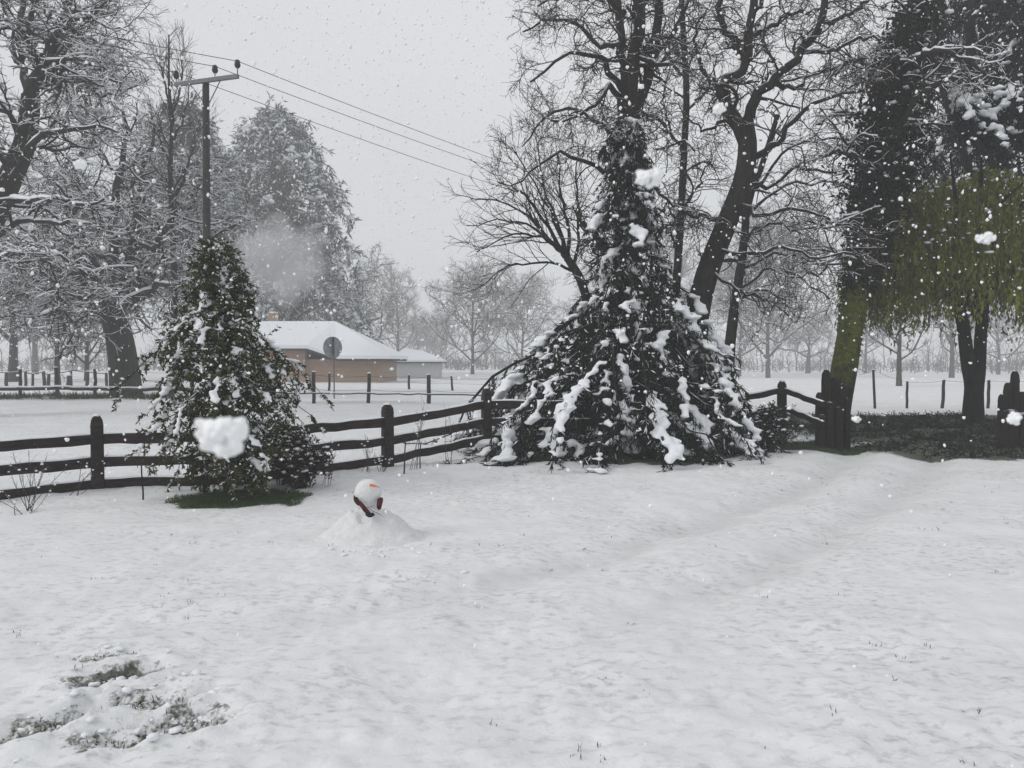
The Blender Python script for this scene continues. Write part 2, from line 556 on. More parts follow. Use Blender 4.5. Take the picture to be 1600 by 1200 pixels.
def ground_fields(x, y):
    z = terrain(x, y)
    bare = np.zeros(x.shape); turf = np.zeros(x.shape)
    near = sstep(40, 18, y)
    lump = fbm(x / 0.9, y / 0.7, 11, 4) * 0.034 + np.abs(fbm(x / 0.30, y / 0.24, 21, 3)) * (0.030 + .03 * sstep(7, 4, y))
    lump = lump - 0.020 * sstep(.30, .65, vnoise(x / .19, y / .15, 23)) * sstep(-.3, .4, fbm(x / 1.7, y / 1.2, 25, 2))
    fine = fbm(x / 0.09, y / 0.07, 31, 2) * 0.009 * sstep(13, 6, y)
    z = z + (lump + fine) * near
    for pts in TRACKS:
        d = poly_dist(x + 0.12 * vnoise(x * 1.5, y * 1.5, 77), y, pts)
        z = z - (0.085 * np.exp(-(d / 0.36) ** 2) - 0.012 * np.exp(-((d - 0.66) / 0.2) ** 2)) * (0.6 + 0.6 * sstep(5, 10, y))
    for (cx, cy, a, bb, ang, dep) in PATCHES:
        wx = x + 0.10 * fbm(x * 5, y * 5, 41, 3); wy = y + 0.10 * fbm(x * 5, y * 5, 51, 3)
        u = (wx - cx) * math.cos(ang) + (wy - cy) * math.sin(ang)
        v = -(wx - cx) * math.sin(ang) + (wy - cy) * math.cos(ang)
        r = np.sqrt((u / a) ** 2 + (v / bb) ** 2)
        z = z - dep * sstep(1.3, 0.6, r) + 0.022 * np.exp(-((r - 1.6) / 0.35) ** 2) * (1 + .8 * fbm(x * 7, y * 7, 44, 2))
        rag = fbm(x * 9, y * 9, 43, 3)
        bare = np.maximum(bare, sstep(2.0, 0.4, r) * (0.32 if dep < .012 else 0.54 if dep < 0.045 else 0.78) + .42 * rag * sstep(1.9, 1.2, r) * sstep(.3, .9, r))
    def blob(cx, cy, rx, ry, gt, dep=0.03, amp=0.25, lo=1.15, hi=0.8):
        nonlocal z, bare, turf
        r = np.hypot((x - cx) / rx, (y - cy) / ry) + amp * fbm(x / 0.8, y / 0.8, 61, 3)
        k = sstep(lo, hi, r)
        bare = np.maximum(bare, k)
        turf = np.maximum(turf, gt * k)
        z = z - dep * k
    blob(PX(365, 12.0), 12.0, 1.0, 0.9, 1.0, 0.045, .5, 1.45, .5)                # under the small evergreen
    blob(PX(985, 17.5), 17.4, 2.7, 2.0, 0.7, 0.03)                   # under the drooping conifer
    blob(PX(850, 16.6), 16.3, 0.9, 0.5, 0.8, 0.03)
    blob(7.6, 18.6, 1.5, 1.2, 1.0, 0.0, 0.3)                         # by the gate pillar
    r = sstep(7.6, 9.4, x + 0.8 * fbm(x / 1.5, y / 1.5, 71, 3)) * sstep(15.4, 16.4, y + 0.6 * fbm(x / 1.3, y / 1.3, 72, 3) + 0.5 * sstep(9.5, 8, x) * -1) * sstep(30.5, 28.5, y)
    bare = np.maximum(bare, r * (.80 + .25 * fbm(x / 1.1, y / 1.6, 75, 3))); turf = np.maximum(turf, 0.5 * r)     # snow-free floor below the trees on the right
    r = sstep(31.5, 33.5, y + 0.9 * fbm(x / 1.2, y / 1.2, 73, 3)) * sstep(38, 36.5, y) * sstep(-13, -16, x)
    bare = np.maximum(bare, 0.52 * r); turf = np.maximum(turf, r)    # rank grass along the far fence
    r = sstep(29, 31, y + 0.9 * fbm(x / 1.2, y / 1.2, 74, 3)) * sstep(33, 32, y) * sstep(-2.5, -4, x) * sstep(-13, -10, x)
    bare = np.maximum(bare, 0.45 * r)
    return z, bare, turf

def axis(segs):
    out = []
    for a, bb, st in segs:
        out.append(np.arange(a, bb, st))
    return np.concatenate(out)
gx = axis([(-14, -4.2, 0.12), (-4.2, 4.2, 0.045), (4.2, 14, 0.11)])
ext = 14 * 1.11 ** np.arange(1, 54)
gx = np.concatenate([-(ext[::-1]), gx, ext])
ys = [3.0]
while ys[-1] < 45:
    ys.append(ys[-1] + max(0.034, 0.0105 * ys[-1]))
while ys[-1] < 3500:
    ys.append(ys[-1] * 1.05)
gy = np.concatenate([[-400, -100, -40, -20, -10, -5, -2, 0, 1.0, 1.8, 2.4, 2.75], ys])
X, Y = np.meshgrid(gx, gy)
Z, BARE, TURF = ground_fields(X, Y)
mb = MB()
nx, ny = len(gx), len(gy)
j, i = np.meshgrid(np.arange(ny - 1), np.arange(nx - 1), indexing='ij')
q = np.stack([j * nx + i, j * nx + i + 1, (j + 1) * nx + i + 1, (j + 1) * nx + i], -1).reshape(-1, 4)
mb.add(np.stack([X, Y, Z], -1).reshape(-1, 3), q)
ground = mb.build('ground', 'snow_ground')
tag(ground, kind='structure')
for nm, arr in (('bare', BARE), ('turf', TURF), ('rut_grey', track_grey(X, Y))):
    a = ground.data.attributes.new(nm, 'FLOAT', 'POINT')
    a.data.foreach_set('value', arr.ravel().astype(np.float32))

def gz(x, y):
    return float(ground_fields(np.array([float(x)]), np.array([float(y)]))[0][0])

def on_ground(px, d):
    x = PX(px, d)
    return np.array([x, d, gz(x, d)])

# ------------------------------------------------------------------ trees
def catmull(pts, K):
    pts = np.asarray(pts, float)
    p = np.concatenate([[2 * pts[0] - pts[1]], pts, [2 * pts[-1] - pts[-2]]])
    n = len(pts) - 1
    u = np.linspace(0, n - 1e-6, K)
    i = u.astype(int); f = (u - i)[:, None]
    p0, p1, p2, p3 = p[i], p[i + 1], p[i + 2], p[i + 3]
    return 0.5 * (2 * p1 + (p2 - p0) * f + (2 * p0 - 5 * p1 + 4 * p2 - p3) * f ** 2 + (3 * p1 - p0 - 3 * p2 + p3) * f ** 3)

def children(Pn, Rn, n, t0, t1, length, lvar, angle, K, curl, up, rng, rscale=0.6, rmin=0.006, rmax=9, tipshort=0.5, bias=None, trop=0.0):
    """grow n branches from each of the branches in Pn; returns new (paths, radii)"""
    M, K0, _ = Pn.shape
    t = t0 + (t1 - t0) * (np.arange(n)[None] + rng.uniform(0, 1, (M, n))) / n
    f = t * (K0 - 1)
    i = np.minimum(f.astype(int), K0 - 2); fr = (f - i)[..., None]
    idx = np.arange(M)[:, None]
    pos = Pn[idx, i] * (1 - fr) + Pn[idx, i + 1] * fr
    tan = norm(Pn[idx, i + 1] - Pn[idx, i])
    rad = Rn[idx, i] * (1 - fr[..., 0]) + Rn[idx, i + 1] * fr[..., 0]
    rv = rng.normal(0, 1, tan.shape)
    if bias is not None:
        rv = rv + np.asarray(bias)
    perp = norm(rv - tan * np.sum(rv * tan, -1, keepdims=True))
    an = angle * rng.uniform(0.7, 1.3, (M, n, 1))
    D = norm(tan * np.cos(an) + perp * np.sin(an)).reshape(-1, 3)
    L = (length * rng.uniform(1 - lvar, 1 + lvar, (M, n)) * (1 - tipshort * (t - t0) / max(t1 - t0, 1e-6))).reshape(-1)
    pos = pos.reshape(-1, 3)
    r0 = np.clip(rad.reshape(-1) * rscale, rmin, rmax)
    out = np.zeros((len(pos), K, 3)); out[:, 0] = pos
    step = (L / (K - 1))[:, None]
    bend = rng.normal(0, 1, D.shape)
    for k in range(1, K):
        bend = 0.5 * bend + rng.normal(0, 1, D.shape)
        D = norm(D + curl * bend + np.array([0, 0, up + trop * k / K]))
        out[:, k] = out[:, k - 1] + D * step
    rr = r0[:, None] * np.linspace(1, 0.45, K)[None]
    rr = np.maximum(rr, rmin * 0.7)
    return out, rr

def snow_on(mb, Pn, Rn, S, amt, rng, base=0.006, keep=1.0):
    """snow lying along the top of branches"""
    if keep < 1:
        k = rng.uniform(0, 1, len(Pn)) < keep
        Pn, Rn = Pn[k], Rn[k]
    if not len(Pn):
        return
    T = norm(np.gradient(Pn, axis=1))
    flat = np.clip(1.25 - 1.3 * np.abs(T[..., 2]) ** 1.5, 0, 1)
    sr = (base + Rn * 0.75) * amt * flat * rng.uniform(0.55, 1.25, Rn.shape)
    C = Pn.copy()
    C[..., 2] += Rn * 0.6 + sr * 0.45
    sr = np.where(flat < 0.12, Rn * 0.2, sr)
    mb.tubes(C, sr, S)

def limb(pts, r0, r1, K=12, rng=None, rough=0.0):
    p = catmull([P(*q) if len(q) == 3 and not isinstance(q, np.ndarray) else q for q in pts], K)
    if rough and rng is not None:
        p[1:] += rng.normal(0, rough, p[1:].shape)
    return p, r0 + (r1 - r0) * np.linspace(0, 1, K) ** 0.8

def bare_tree(name, label, base, limbs, levels, seed, snow=1.0, bark_m='bark_grey', twig_m='twig', group=None, snow_levels=(0, 1, 2, 3), trunk_first=True, cat='tree', Sl=8, snow_keep=1.0):
    """limbs: list of (path, radii); levels: list of dicts for children()"""
    rng = np.random.default_rng(seed)
    root = empty(name, base, label, cat, group)
    tr, cw, sn = MB(), MB(), MB()
    LP = np.stack([a for a, _ in limbs]); LR = np.stack([b for _, b in limbs])
    tr.tubes(LP, LR, Sl)
    if snow:
        snow_on(sn, LP[1:], LR[1:], 5, snow * 0.8, rng)
    cp, crr = LP, LR
    cp0 = LP[1:] if trunk_first and len(LP) > 1 else LP
    cr0 = LR[1:] if trunk_first and len(LP) > 1 else LR
    cp, crr = cp0, cr0
    for li, lv in enumerate(levels):
        lv = dict(lv)
        S = lv.pop('S', 4); also = lv.pop('also', False); sb = lv.pop('sb', 0.006)
        pp, rr = children(cp, crr, rng=rng, **lv)
        (tr if S >= 5 else cw).tubes(pp, rr, S)
        if snow and li in snow_levels:
            snow_on(sn, pp, rr, 4 if S >= 4 else 3, snow, rng, sb, snow_keep)
        cp, crr = pp, rr
    tr.build('trunk', bark_m, root)
    if cw.n:
        cw.build('crown', twig_m, root)
    if sn.n:
        tag(sn.build('snow_cover', 'snow', root), kind='stuff')
    return root

def stem_limbs(base, h, r, nl, spread, rng, K=12, lean=(0, 0), start=0.25, rise=0.8, wob=0.05):
    """a trunk and nl limbs for a tree whose limbs the photo does not single out"""
    top = base + np.array([lean[0], lean[1], h])
    pts = [base + (top - base) * f + np.array([*rng.normal(0, wob * h * 0.4, 2) * f, 0]) for f in (0, 0.25, 0.5, 0.75, 1.0)]
    pts[0] = base - np.array([0, 0, 0.15])
    tp = catmull(pts, K); trr = r * (1.25 - 1.15 * np.linspace(0, 1, K) ** 0.7)
    out = [(tp, np.maximum(trr, r * 0.08))]
    for i in range(nl):
        f = start + (0.95 - start) * (i + rng.uniform(0, 1)) / nl
        k = f * (K - 1); i0 = min(int(k), K - 2)
        p0 = tp[i0] + (tp[i0 + 1] - tp[i0]) * (k - i0)
        a = i * 2.4 + rng.uniform(-0.5, 0.5)
        ln = spread * (1.15 - 0.75 * f) * rng.uniform(0.75, 1.2)
        d = np.array([math.cos(a), math.sin(a), 0])
        q = [p0, p0 + d * ln * 0.35 + np.array([0, 0, ln * 0.25 * rise]), p0 + d * ln * 0.7 + np.array([0, 0, ln * 0.6 * rise]), p0 + d * ln + np.array([0, 0, ln * rise])]
        q = [q[0]] + [z + rng.normal(0, 0.13 * ln, 3) for z in q[1:]]
        rb = max(0.03, trr[i0] * 0.55)
        out.append((catmull(q, K), rb * np.linspace(1, 0.25, K)))
    out.append((tp[K // 3:][np.linspace(0, len(tp[K // 3:]) - 1, K).astype(int)], trr[K // 3:][np.linspace(0, len(trr[K // 3:]) - 1, K).astype(int)] * 0.98))
    return out

rng = np.random.default_rng(5)
def base_of(px, d):
    return on_ground(px, d)

# --- big leaning tree at the left edge
d = 26
lim = [limb([(-120, 700, d), (-70, 480, d), (-15, 345, d), (22, 265, d), (42, 212, d), (48, 150, d)], .55, .30, rng=rng)]
for pts, r0, r1 in [
    ([(48, 150, d), (66, 100, d - .4), (82, 62, d - .6), (100, 20, d - .6), (118, -60, d)], .24, .10),
    ([(48, 150, d), (37, 100, d + .4), (32, 50, d + .6), (33, -50, d + 1)], .15, .07),
    ([(62, 112, d), (45, 62, d - .8), (48, 25, d - 1), (68, -30, d - 1)], .09, .04),
    ([(52, 118, d), (84, 92, d - 1), (125, 92, d - 1.5), (165, 118, d - 2), (190, 130, d - 2)], .10, .03),
    ([(50, 145, d), (95, 122, d + 1), (140, 135, d + 1.5), (158, 150, d + 2), (178, 146, d + 2)], .10, .03),
    ([(76, 78, d), (110, 62, d + 1), (150, 68, d + 1.6), (195, 75, d + 2)], .08, .025),
    ([(96, 22, d), (125, 20, d), (160, 38, d - .5), (198, 48, d - 1)], .07, .02),
    ([(10, 292, d), (45, 232, d - 1), (72, 206, d - 1.5), (115, 204, d - 2), (150, 198, d - 2.5), (185, 208, d - 3)], .13, .03),
    ([(-10, 335, d), (40, 312, d - 2), (85, 312, d - 2.5), (130, 318, d - 3), (165, 312, d - 3)], .12, .03),
    ([(30, 250, d), (62, 232, d + 1), (110, 235, d + 2), (160, 225, d + 2.4)], .11, .03),
    ([(38, 222, d), (12, 180, d - 1), (-30, 165, d - 1), (-60, 170, d - 1)], .12, .04),
    ([(-30, 380, d), (40, 345, d - 1), (100, 350, d - 2), (150, 345, d - 3)], .12, .03),
    ([(-40, 420, d), (30, 395, d - 2), (90, 400, d - 3), (140, 430, d - 3)], .11, .03),
    ([(20, 270, d), (-20, 230, d - 1), (-60, 240, d - 1)], .12, .04),
    ([(40, 60, d), (10, 30, d), (-30, 30, d)], .08, .03),
    ([(85, 60, d), (105, 90, d + 1), (150, 105, d + 2), (185, 100, d + 2)], .07, .02)]:
    lim.append(limb(pts, r0, r1, rng=rng, rough=0.05))
bare_tree('leaning_tree', 'big bare tree with forked leaning trunk and snow-lined boughs at the left edge', base_of(-120, d), lim, [
    dict(n=10, t0=.12, t1=1, length=2.4, lvar=.45, angle=.9, K=8, curl=.26, up=.06, rscale=.55, rmin=.018, S=5),
    dict(n=9, t0=.1, t1=1, length=1.0, lvar=.5, angle=.8, K=6, curl=.28, up=.03, rscale=.6, rmin=.010, S=3, sb=.012),
    dict(n=5, t0=.15, t1=1, length=.44, lvar=.5, angle=.8, K=3, curl=.25, up=.02, rscale=.6, rmin=.006, S=3)], 101, 1.4, 'bark_dark', 'twig', snow_levels=(0, 1, 2), snow_keep=.62)

# --- old thick-trunked tree behind the field fence
d = 37.5
lim = [limb([(198, 628, d), (194, 580, d), (186, 525, d), (172, 478, d), (165, 440, d)], .80, .50, rng=rng)]
for pts, r0, r1 in [
    ([(172, 480, d), (145, 420, d), (120, 330, d), (128, 220, d), (140, 150, d)], .36, .06),
    ([(180, 478, d), (205, 400, d - 1), (225, 290, d - 1), (238, 195, d - 1)], .36, .06),
    ([(174, 482, d), (120, 455, d - 2), (60, 452, d - 3), (-20, 470, d - 4)], .30, .07),
    ([(184, 478, d), (235, 420, d), (295, 330, d + 1), (335, 240, d + 1)], .32, .06),
    ([(176, 490, d), (115, 478, d + 1), (55, 492, d + 2), (-10, 488, d + 2)], .28, .07),
    ([(190, 480, d), (255, 425, d + 2), (330, 375, d + 2), (400, 340, d + 2)], .28, .05),
    ([(168, 460, d), (90, 390, d + 1), (20, 365, d), (-50, 350, d)], .28, .06),
    ([(166, 445, d), (95, 310, d + 2), (60, 235, d + 3)], .26, .06),
    ([(172, 450, d), (180, 330, d - 3), (190, 240, d - 4), (195, 170, d - 4)], .26, .06),
    ([(182, 470, d), (260, 360, d - 2), (290, 260, d - 3)], .25, .06),
    ([(178, 485, d), (130, 430, d - 4), (70, 410, d - 5), (20, 420, d - 6)], .24, .05),
    ([(186, 485, d), (240, 450, d - 3), (300, 440, d - 4), (350, 430, d - 5)], .22, .05)]:
    lim.append(limb(pts, r0, r1, rng=rng, rough=0.10))
bare_tree('old_tree', 'wide snow-covered tree with thick dark trunk behind the field fence on the left', base_of(198, d), lim, [
    dict(n=13, t0=.12, t1=1, length=3.2, lvar=.4, angle=.95, K=7, curl=.28, up=.03, rscale=.5, rmin=.03, S=5),
    dict(n=9, t0=.08, t1=1, length=1.5, lvar=.5, angle=.85, K=6, curl=.32, up=.0, rscale=.55, rmin=.016, S=3, sb=.016),
    dict(n=6, t0=.1, t1=1, length=.68, lvar=.5, angle=.85, K=3, curl=.3, up=.0, rscale=.6, rmin=.010, S=3, sb=.010)], 102, 1.35, 'bark_dark', 'twig', snow_levels=(0, 1, 2), snow_keep=.85)

# --- slim upright tree between the oak and the pole
d = 34
lim = [limb([(268, 625, d), (272, 440, d), (266, 300, d), (268, 200, d), (264, 120, d), (263, 55, d)], .17, .03, rng=rng, rough=.03)]
lim.append((lim[0][0], lim[0][1] * .9))
for pts in [[(268, 190, d), (282, 130, d), (286, 65, d)], [(268, 220, d), (285, 190, d), (298, 120, d)], [(267, 180, d), (255, 120, d), (248, 80, d)],
            [(268, 260, d), (246, 215, d), (236, 180, d)], [(270, 300, d), (300, 240, d), (312, 190, d)]]:
    lim.append(limb(pts, .06, .015, rng=rng, rough=.04))
bare_tree('slim_tree', 'slim upright bare tree rising beside the utility pole', base_of(268, d), lim, [
    dict(n=16, t0=.35, t1=1, length=1.5, lvar=.4, angle=.55, K=6, curl=.14, up=.16, rscale=.5, rmin=.012, S=3),
    dict(n=7, t0=.1, t1=1, length=.7, lvar=.4, angle=.5, K=4, curl=.14, up=.1, rscale=.6, rmin=.007, S=3)], 103, .8, 'bark_dark', 'twig', snow_levels=(0,))

# ---- conifers
def conifer(name, label, base, h, rad, nb, seed, mat, droop, h0=0.06, lean=(0, 0), prof=None, blade_l=.14, blade_w=.03, nbl=14, nper=14, sub_len=.22, sub_droop=-.7,
            snow_w=.10, snow_keep=.6, bark_m='bark_dark', trunk_r=None, snow_pad=6, azim=None, up0=.25, branch_r=.035, snow_from=.25, dust=.12, voxel=.04, skew=0.0, rvar=(.72, 1.12), fpow=1.0, pad_len=(.10, .34), flat=1.0, ragged=0):
    rng = np.random.default_rng(seed)
    root = empty(name, base, label, 'tree')
    base = np.asarray(base, float)
    tr, fo, sn = MB(), MB(), MB()
    K = 14
    ts = np.linspace(0, 1, K)
    tp = base + np.stack([lean[0] * ts ** 1.3, lean[1] * ts ** 1.3, h * ts - .1 * (1 - ts)], 1) + np.concatenate([np.zeros((1, 3)), rng.normal(0, .012 * h / 6, (K - 1, 3))])
    tr.tubes(tp[None], ((trunk_r or h * .02) * (1.05 - .95 * ts))[None], 9)
    f = h0 + (1 - h0) * ((np.arange(nb) + rng.uniform(0, 1, nb)) / nb) ** fpow
    f = np.clip(f, 0, .985)
    k = f * (K - 1); i0 = np.minimum(k.astype(int), K - 2)
    p0 = tp[i0] + (tp[i0 + 1] - tp[i0]) * (k - i0)[:, None]
    az = np.arange(nb) * 2.39996 + rng.uniform(-.5, .5, nb) if azim is None else rng.uniform(azim[0], azim[1], nb)
    rr = (prof(f) if prof else (1 - f)) * rad * rng.uniform(*rvar, nb) * (1 - skew * np.cos(az)) + .12
    if ragged:
        rr = np.where(f > ragged, rr * np.where(rng.uniform(0, 1, nb) < .62, .30, 1.55), rr)
    KB = 10
    u = np.linspace(0, 1, KB)
    out = np.stack([np.cos(az), np.sin(az)], 1)
    dr = droop(f) * rng.uniform(.75, 1.2, nb)
    bp = np.zeros((nb, KB, 3))
    bp[:, :, :2] = p0[:, None, :2] + out[:, None] * (rr[:, None] * (u ** .9)[None])[..., None]
    bp[:, :, 2] = p0[:, None, 2] + rr[:, None] * (up0 * np.sin(u * 2.2)[None] - dr[:, None] * (u ** 1.9)[None])
    bp[:, 1:] += rng.normal(0, .03, bp[:, 1:].shape) * rr[:, None, None]
    bp[:, :, 2] = np.maximum(bp[:, :, 2], base[2] + .04 + rng.uniform(0, .12, (nb, 1)))
    br_ = np.maximum(.006, branch_r * (rr / rad)[:, None] ** .6 * (1.05 - .9 * u)[None])
    tr.tubes(bp, br_, 4)
    # side branchlets
    sp_, sr_ = children(bp, br_, nper, .12, 1.0, sub_len * rad, .45, .95, 5, .12, sub_droop * .25, rng, .5, .004, .02, .35, trop=sub_droop * .5)
    sp_[..., 2] = np.maximum(sp_[..., 2], base[2] + .03)
    tr.tubes(sp_[::4], sr_[::4], 3)
    # leaves
    M = len(sp_)
    tt = rng.uniform(0.05, 1, (M, nbl)) * 4
    ii = np.minimum(tt.astype(int), 3); fr = (tt - ii)[..., None]
    idx = np.arange(M)[:, None]
    B = (sp_[idx, ii] * (1 - fr) + sp_[idx, ii + 1] * fr).reshape(-1, 3)
    T = norm(sp_[idx, ii + 1] - sp_[idx, ii]).reshape(-1, 3)
    D = norm(T * .7 + rng.normal(0, .55, T.shape) + np.array([0, 0, sub_droop * .6]))
    fo.blades(B, D, blade_l * rng.uniform(.6, 1.3, len(B)), blade_w * rng.uniform(.7, 1.3, len(B)), rng)
    # snow pads along the branches: clusters of lumps melted together
    keep = rng.uniform(0, 1, nb) < snow_keep * np.clip(.55 + f * 1.1, 0, 1.15)
    C_, R_, A_ = [], [], []
    for b_ in np.nonzero(keep)[0]:
        for _ in range(1 + (rng.uniform() < .5) + (rng.uniform() < .35)):
            a = rng.uniform(snow_from, .8); e = min(1.0, a + rng.uniform(*pad_len))
            npd = int(6 + (e - a) * rr[b_] / snow_w * 2.2)
            kk = rng.uniform(a, e, npd) * (KB - 1)
            q0 = np.minimum(kk.astype(int), KB - 2); ff = (kk - q0)[:, None]
            pth = bp[b_][q0] * (1 - ff) + bp[b_][q0 + 1] * ff
            lat = np.array([-out[b_, 1], out[b_, 0], 0])
            sw = snow_w * rng.uniform(.6, 1.3)
            pth = pth + lat * (rng.normal(0, .55, (npd, 1)) * sw) + rng.normal(0, .12, pth.shape) * sw
            pth[:, 2] += sw * .15
            s_ = sw * rng.uniform(.30, .85, npd)
            C_.append(pth); A_.append(np.full(npd, az[b_])); R_.append(np.stack([s_ * rng.uniform(1.3, 2.0, npd), s_ * rng.uniform(.8, 1.2, npd), s_ * rng.uniform(.5, .8, npd) * flat], 1))
    if C_:
        sn.lumps(np.concatenate(C_), np.concatenate(R_), rng, .25, yaw=np.concatenate(A_), oct=not voxel)
    # small snow lumps resting on the outer sprays
    ns = int(M * snow_pad / 10)
    if ns:
        wgt = np.repeat(np.clip((f - .0) * 1.0 + .35, .2, 1), nper)
        sel = rng.choice(M, ns, p=wgt / wgt.sum())
        c = sp_[sel, rng.integers(1, 4, ns)] + np.array([0, 0, .02]) + rng.normal(0, .02, (ns, 3))
        s_ = snow_w * rng.uniform(.18, .55, ns)
        sn.lumps(c, np.stack([s_ * rng.uniform(1, 1.9, ns), s_, s_ * .6], 1), rng, .35, oct=not voxel)
    # blades dusted white, in drifts
    if dust:
        sn2 = MB()
        dn = vnoise(B[:, 0] * 2.3 / rad * 2 + B[:, 2] * 1.1, B[:, 1] * 2.3 / rad * 2 - B[:, 2] * 1.7, seed)
        outer = np.hypot(B[:, 0] - base[0], B[:, 1] - base[1]) / rad
        ks = (rng.uniform(0, 1, len(B)) < dust * np.clip(.5 + dn * 1.1, 0, 1.4) * np.clip(.3 + outer * 1.1, 0, 1.2) * np.clip(.55 + (B[:, 2] - base[2]) / h * .9, 0, 1.2))
        sn2.blades(B[ks] + np.array([0, 0, .012]), D[ks] + np.array([0, 0, .25]), blade_l * rng.uniform(.6, 1.2, ks.sum()), blade_w * rng.uniform(1.0, 1.7, ks.sum()), rng)
        tag(sn2.build('snow_dust', 'snow', root, smooth=False), kind='stuff')
    tr.build('trunk', bark_m, root)
    fo.build('crown', mat, root, smooth=False)
    if sn.n:
        so = tag(sn.build('snow_cover', 'snow', root), kind='stuff')
        if voxel:
            meld(so, voxel, voxel * 1.2, voxel * 3)
    return root, bp

# small evergreen in front of the fence
def prof_small(f):
    return np.interp(f, [0, .10, .22, .38, .6, .82, 1], [.42, .60, .84, 1.0, .56, .20, .02])
conifer('small_evergreen', 'small olive-green evergreen dusted with snow in front of the rail fence', base_of(352, 12.5), 3.95, 1.24, 130, 201, 'needles_olive',
        lambda f: .75 - .3 * f, h0=.05, prof=prof_small, blade_l=.068, blade_w=.026, nbl=31, nper=16, sub_len=.26, sub_droop=-.40, snow_w=.052, snow_keep=.85, snow_pad=16, up0=.75, branch_r=.02, trunk_r=.07, lean=(-.1, 0), snow_from=.45, dust=.27, voxel=.024, rvar=(.45, 1.38))

# drooping conifer in the middle
def prof_mid(f):
    return np.interp(f, [0, .10, .22, .36, .46, .54, .62, .8, 1], [.72, .85, .97, 1.0, .82, .44, .155, .115, .07])
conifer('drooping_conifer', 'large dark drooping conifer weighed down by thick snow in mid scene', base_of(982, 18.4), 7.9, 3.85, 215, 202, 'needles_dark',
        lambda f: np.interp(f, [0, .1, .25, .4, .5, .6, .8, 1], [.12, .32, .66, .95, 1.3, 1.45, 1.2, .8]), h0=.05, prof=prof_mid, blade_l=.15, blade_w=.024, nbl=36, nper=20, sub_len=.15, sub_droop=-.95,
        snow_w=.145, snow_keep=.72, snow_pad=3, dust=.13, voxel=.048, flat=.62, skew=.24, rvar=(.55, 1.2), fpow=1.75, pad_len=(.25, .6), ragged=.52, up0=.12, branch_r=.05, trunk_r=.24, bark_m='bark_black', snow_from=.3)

# cedar behind the house on the left, hazy
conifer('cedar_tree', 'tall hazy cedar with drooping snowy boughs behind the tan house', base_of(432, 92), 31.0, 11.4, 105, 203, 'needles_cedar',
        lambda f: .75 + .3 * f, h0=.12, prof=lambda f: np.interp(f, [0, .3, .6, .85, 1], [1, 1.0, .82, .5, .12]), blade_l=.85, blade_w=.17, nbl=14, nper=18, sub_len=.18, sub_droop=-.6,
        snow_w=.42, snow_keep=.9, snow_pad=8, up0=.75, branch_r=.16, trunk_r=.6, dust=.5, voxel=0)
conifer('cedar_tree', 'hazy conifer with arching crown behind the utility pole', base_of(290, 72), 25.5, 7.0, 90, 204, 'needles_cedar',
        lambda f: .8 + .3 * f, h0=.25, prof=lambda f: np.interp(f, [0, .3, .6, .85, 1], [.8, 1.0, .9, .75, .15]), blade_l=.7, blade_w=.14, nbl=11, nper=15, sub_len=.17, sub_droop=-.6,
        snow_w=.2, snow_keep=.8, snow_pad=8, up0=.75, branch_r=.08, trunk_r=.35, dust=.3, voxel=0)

# --- tall twin-stemmed tree behind the drooping conifer
d = 20.5
lim = [limb([(990, 700, d), (986, 500, d), (985, 340, d), (984, 220, d), (980, 150, d)], .40, .30, rng=rng)]
for pts, r0, r1 in [
    ([(982, 160, d), (988, 100, d), (998, 40, d), (1004, -40, d), (1008, -160, d)], .22, .12),
    ([(990, 190, d + .3), (1010, 130, d + .4), (1024, 60, d + .5), (1034, -20, d + .5), (1040, -140, d)], .17, .10),
    ([(978, 150, d), (972, 90, d - .2), (965, 20, d - .3), (955, -60, d)], .14, .08),
    ([(972, 140, d), (952, 112, d - .5), (944, 92, d - .7), (912, 84, d - 1), (872, 92, d - 1.2), (830, 130, d - 1.3)], .10, .03),
    ([(966, 150, d), (950, 132, d - 1), (936, 158, d - 1.4), (902, 180, d - 1.8), (865, 188, d - 2)], .09, .025),
    ([(975, 70, d), (940, 70, d + .6), (905, 40, d + 1), (860, 30, d + 1.2), (820, 50, d + 1.3)], .09, .025),
    ([(980, 230, d), (945, 205, d + 1), (900, 170, d + 1.4), (850, 190, d + 1.8), (815, 230, d + 2)], .09, .02),
    ([(975, 20, d), (940, -5, d - 1), (890, -10, d - 1), (840, 10, d - 1)], .09, .025),
    ([(984, 300, d), (935, 262, d - .8), (885, 240, d - 1.2), (840, 262, d - 1.4), (800, 290, d - 1.5)], .08, .02),
    ([(1000, 90, d), (1035, 105, d - 1), (1060, 95, d - 1.5), (1085, 120, d - 1.8)], .08, .02),
    ([(995, 180, d), (1030, 185, d - .6), (1050, 215, d - 1), (1085, 235, d - 1.2)], .07, .02),
    ([(985, 440, d - 1), (962, 408, d - 1.4), (940, 384, d - 1.7), (905, 345, d - 2)], .13, .10),
    ([(988, 300, d), (1020, 290, d - .6), (1050, 320, d - 1), (1080, 330, d - 1.2)], .07, .02),
    ([(1015, 100, d), (1045, 60, d), (1070, 20, d), (1090, -30, d)], .08, .03)]:
    lim.append(limb(pts, r0, r1, rng=rng, rough=.045))
bare_tree('twin_stemmed_tree', 'tall bare twin-stemmed tree rising out of the drooping conifer', base_of(990, d), lim, [
    dict(n=9, t0=.2, t1=1, length=1.5, lvar=.5, angle=.95, K=8, curl=.33, up=-.02, rscale=.36, rmin=.012, S=4),
    dict(n=9, t0=.1, t1=1, length=.75, lvar=.5, angle=.9, K=6, curl=.36, up=-.05, rscale=.6, rmin=.008, S=3),
    dict(n=6, t0=.15, t1=1, length=.34, lvar=.5, angle=.85, K=3, curl=.35, up=-.08, rscale=.6, rmin=.0055, S=3)], 104, .55, 'bark_dark', 'twig_dark', snow_levels=(0, 1), snow_keep=.6)

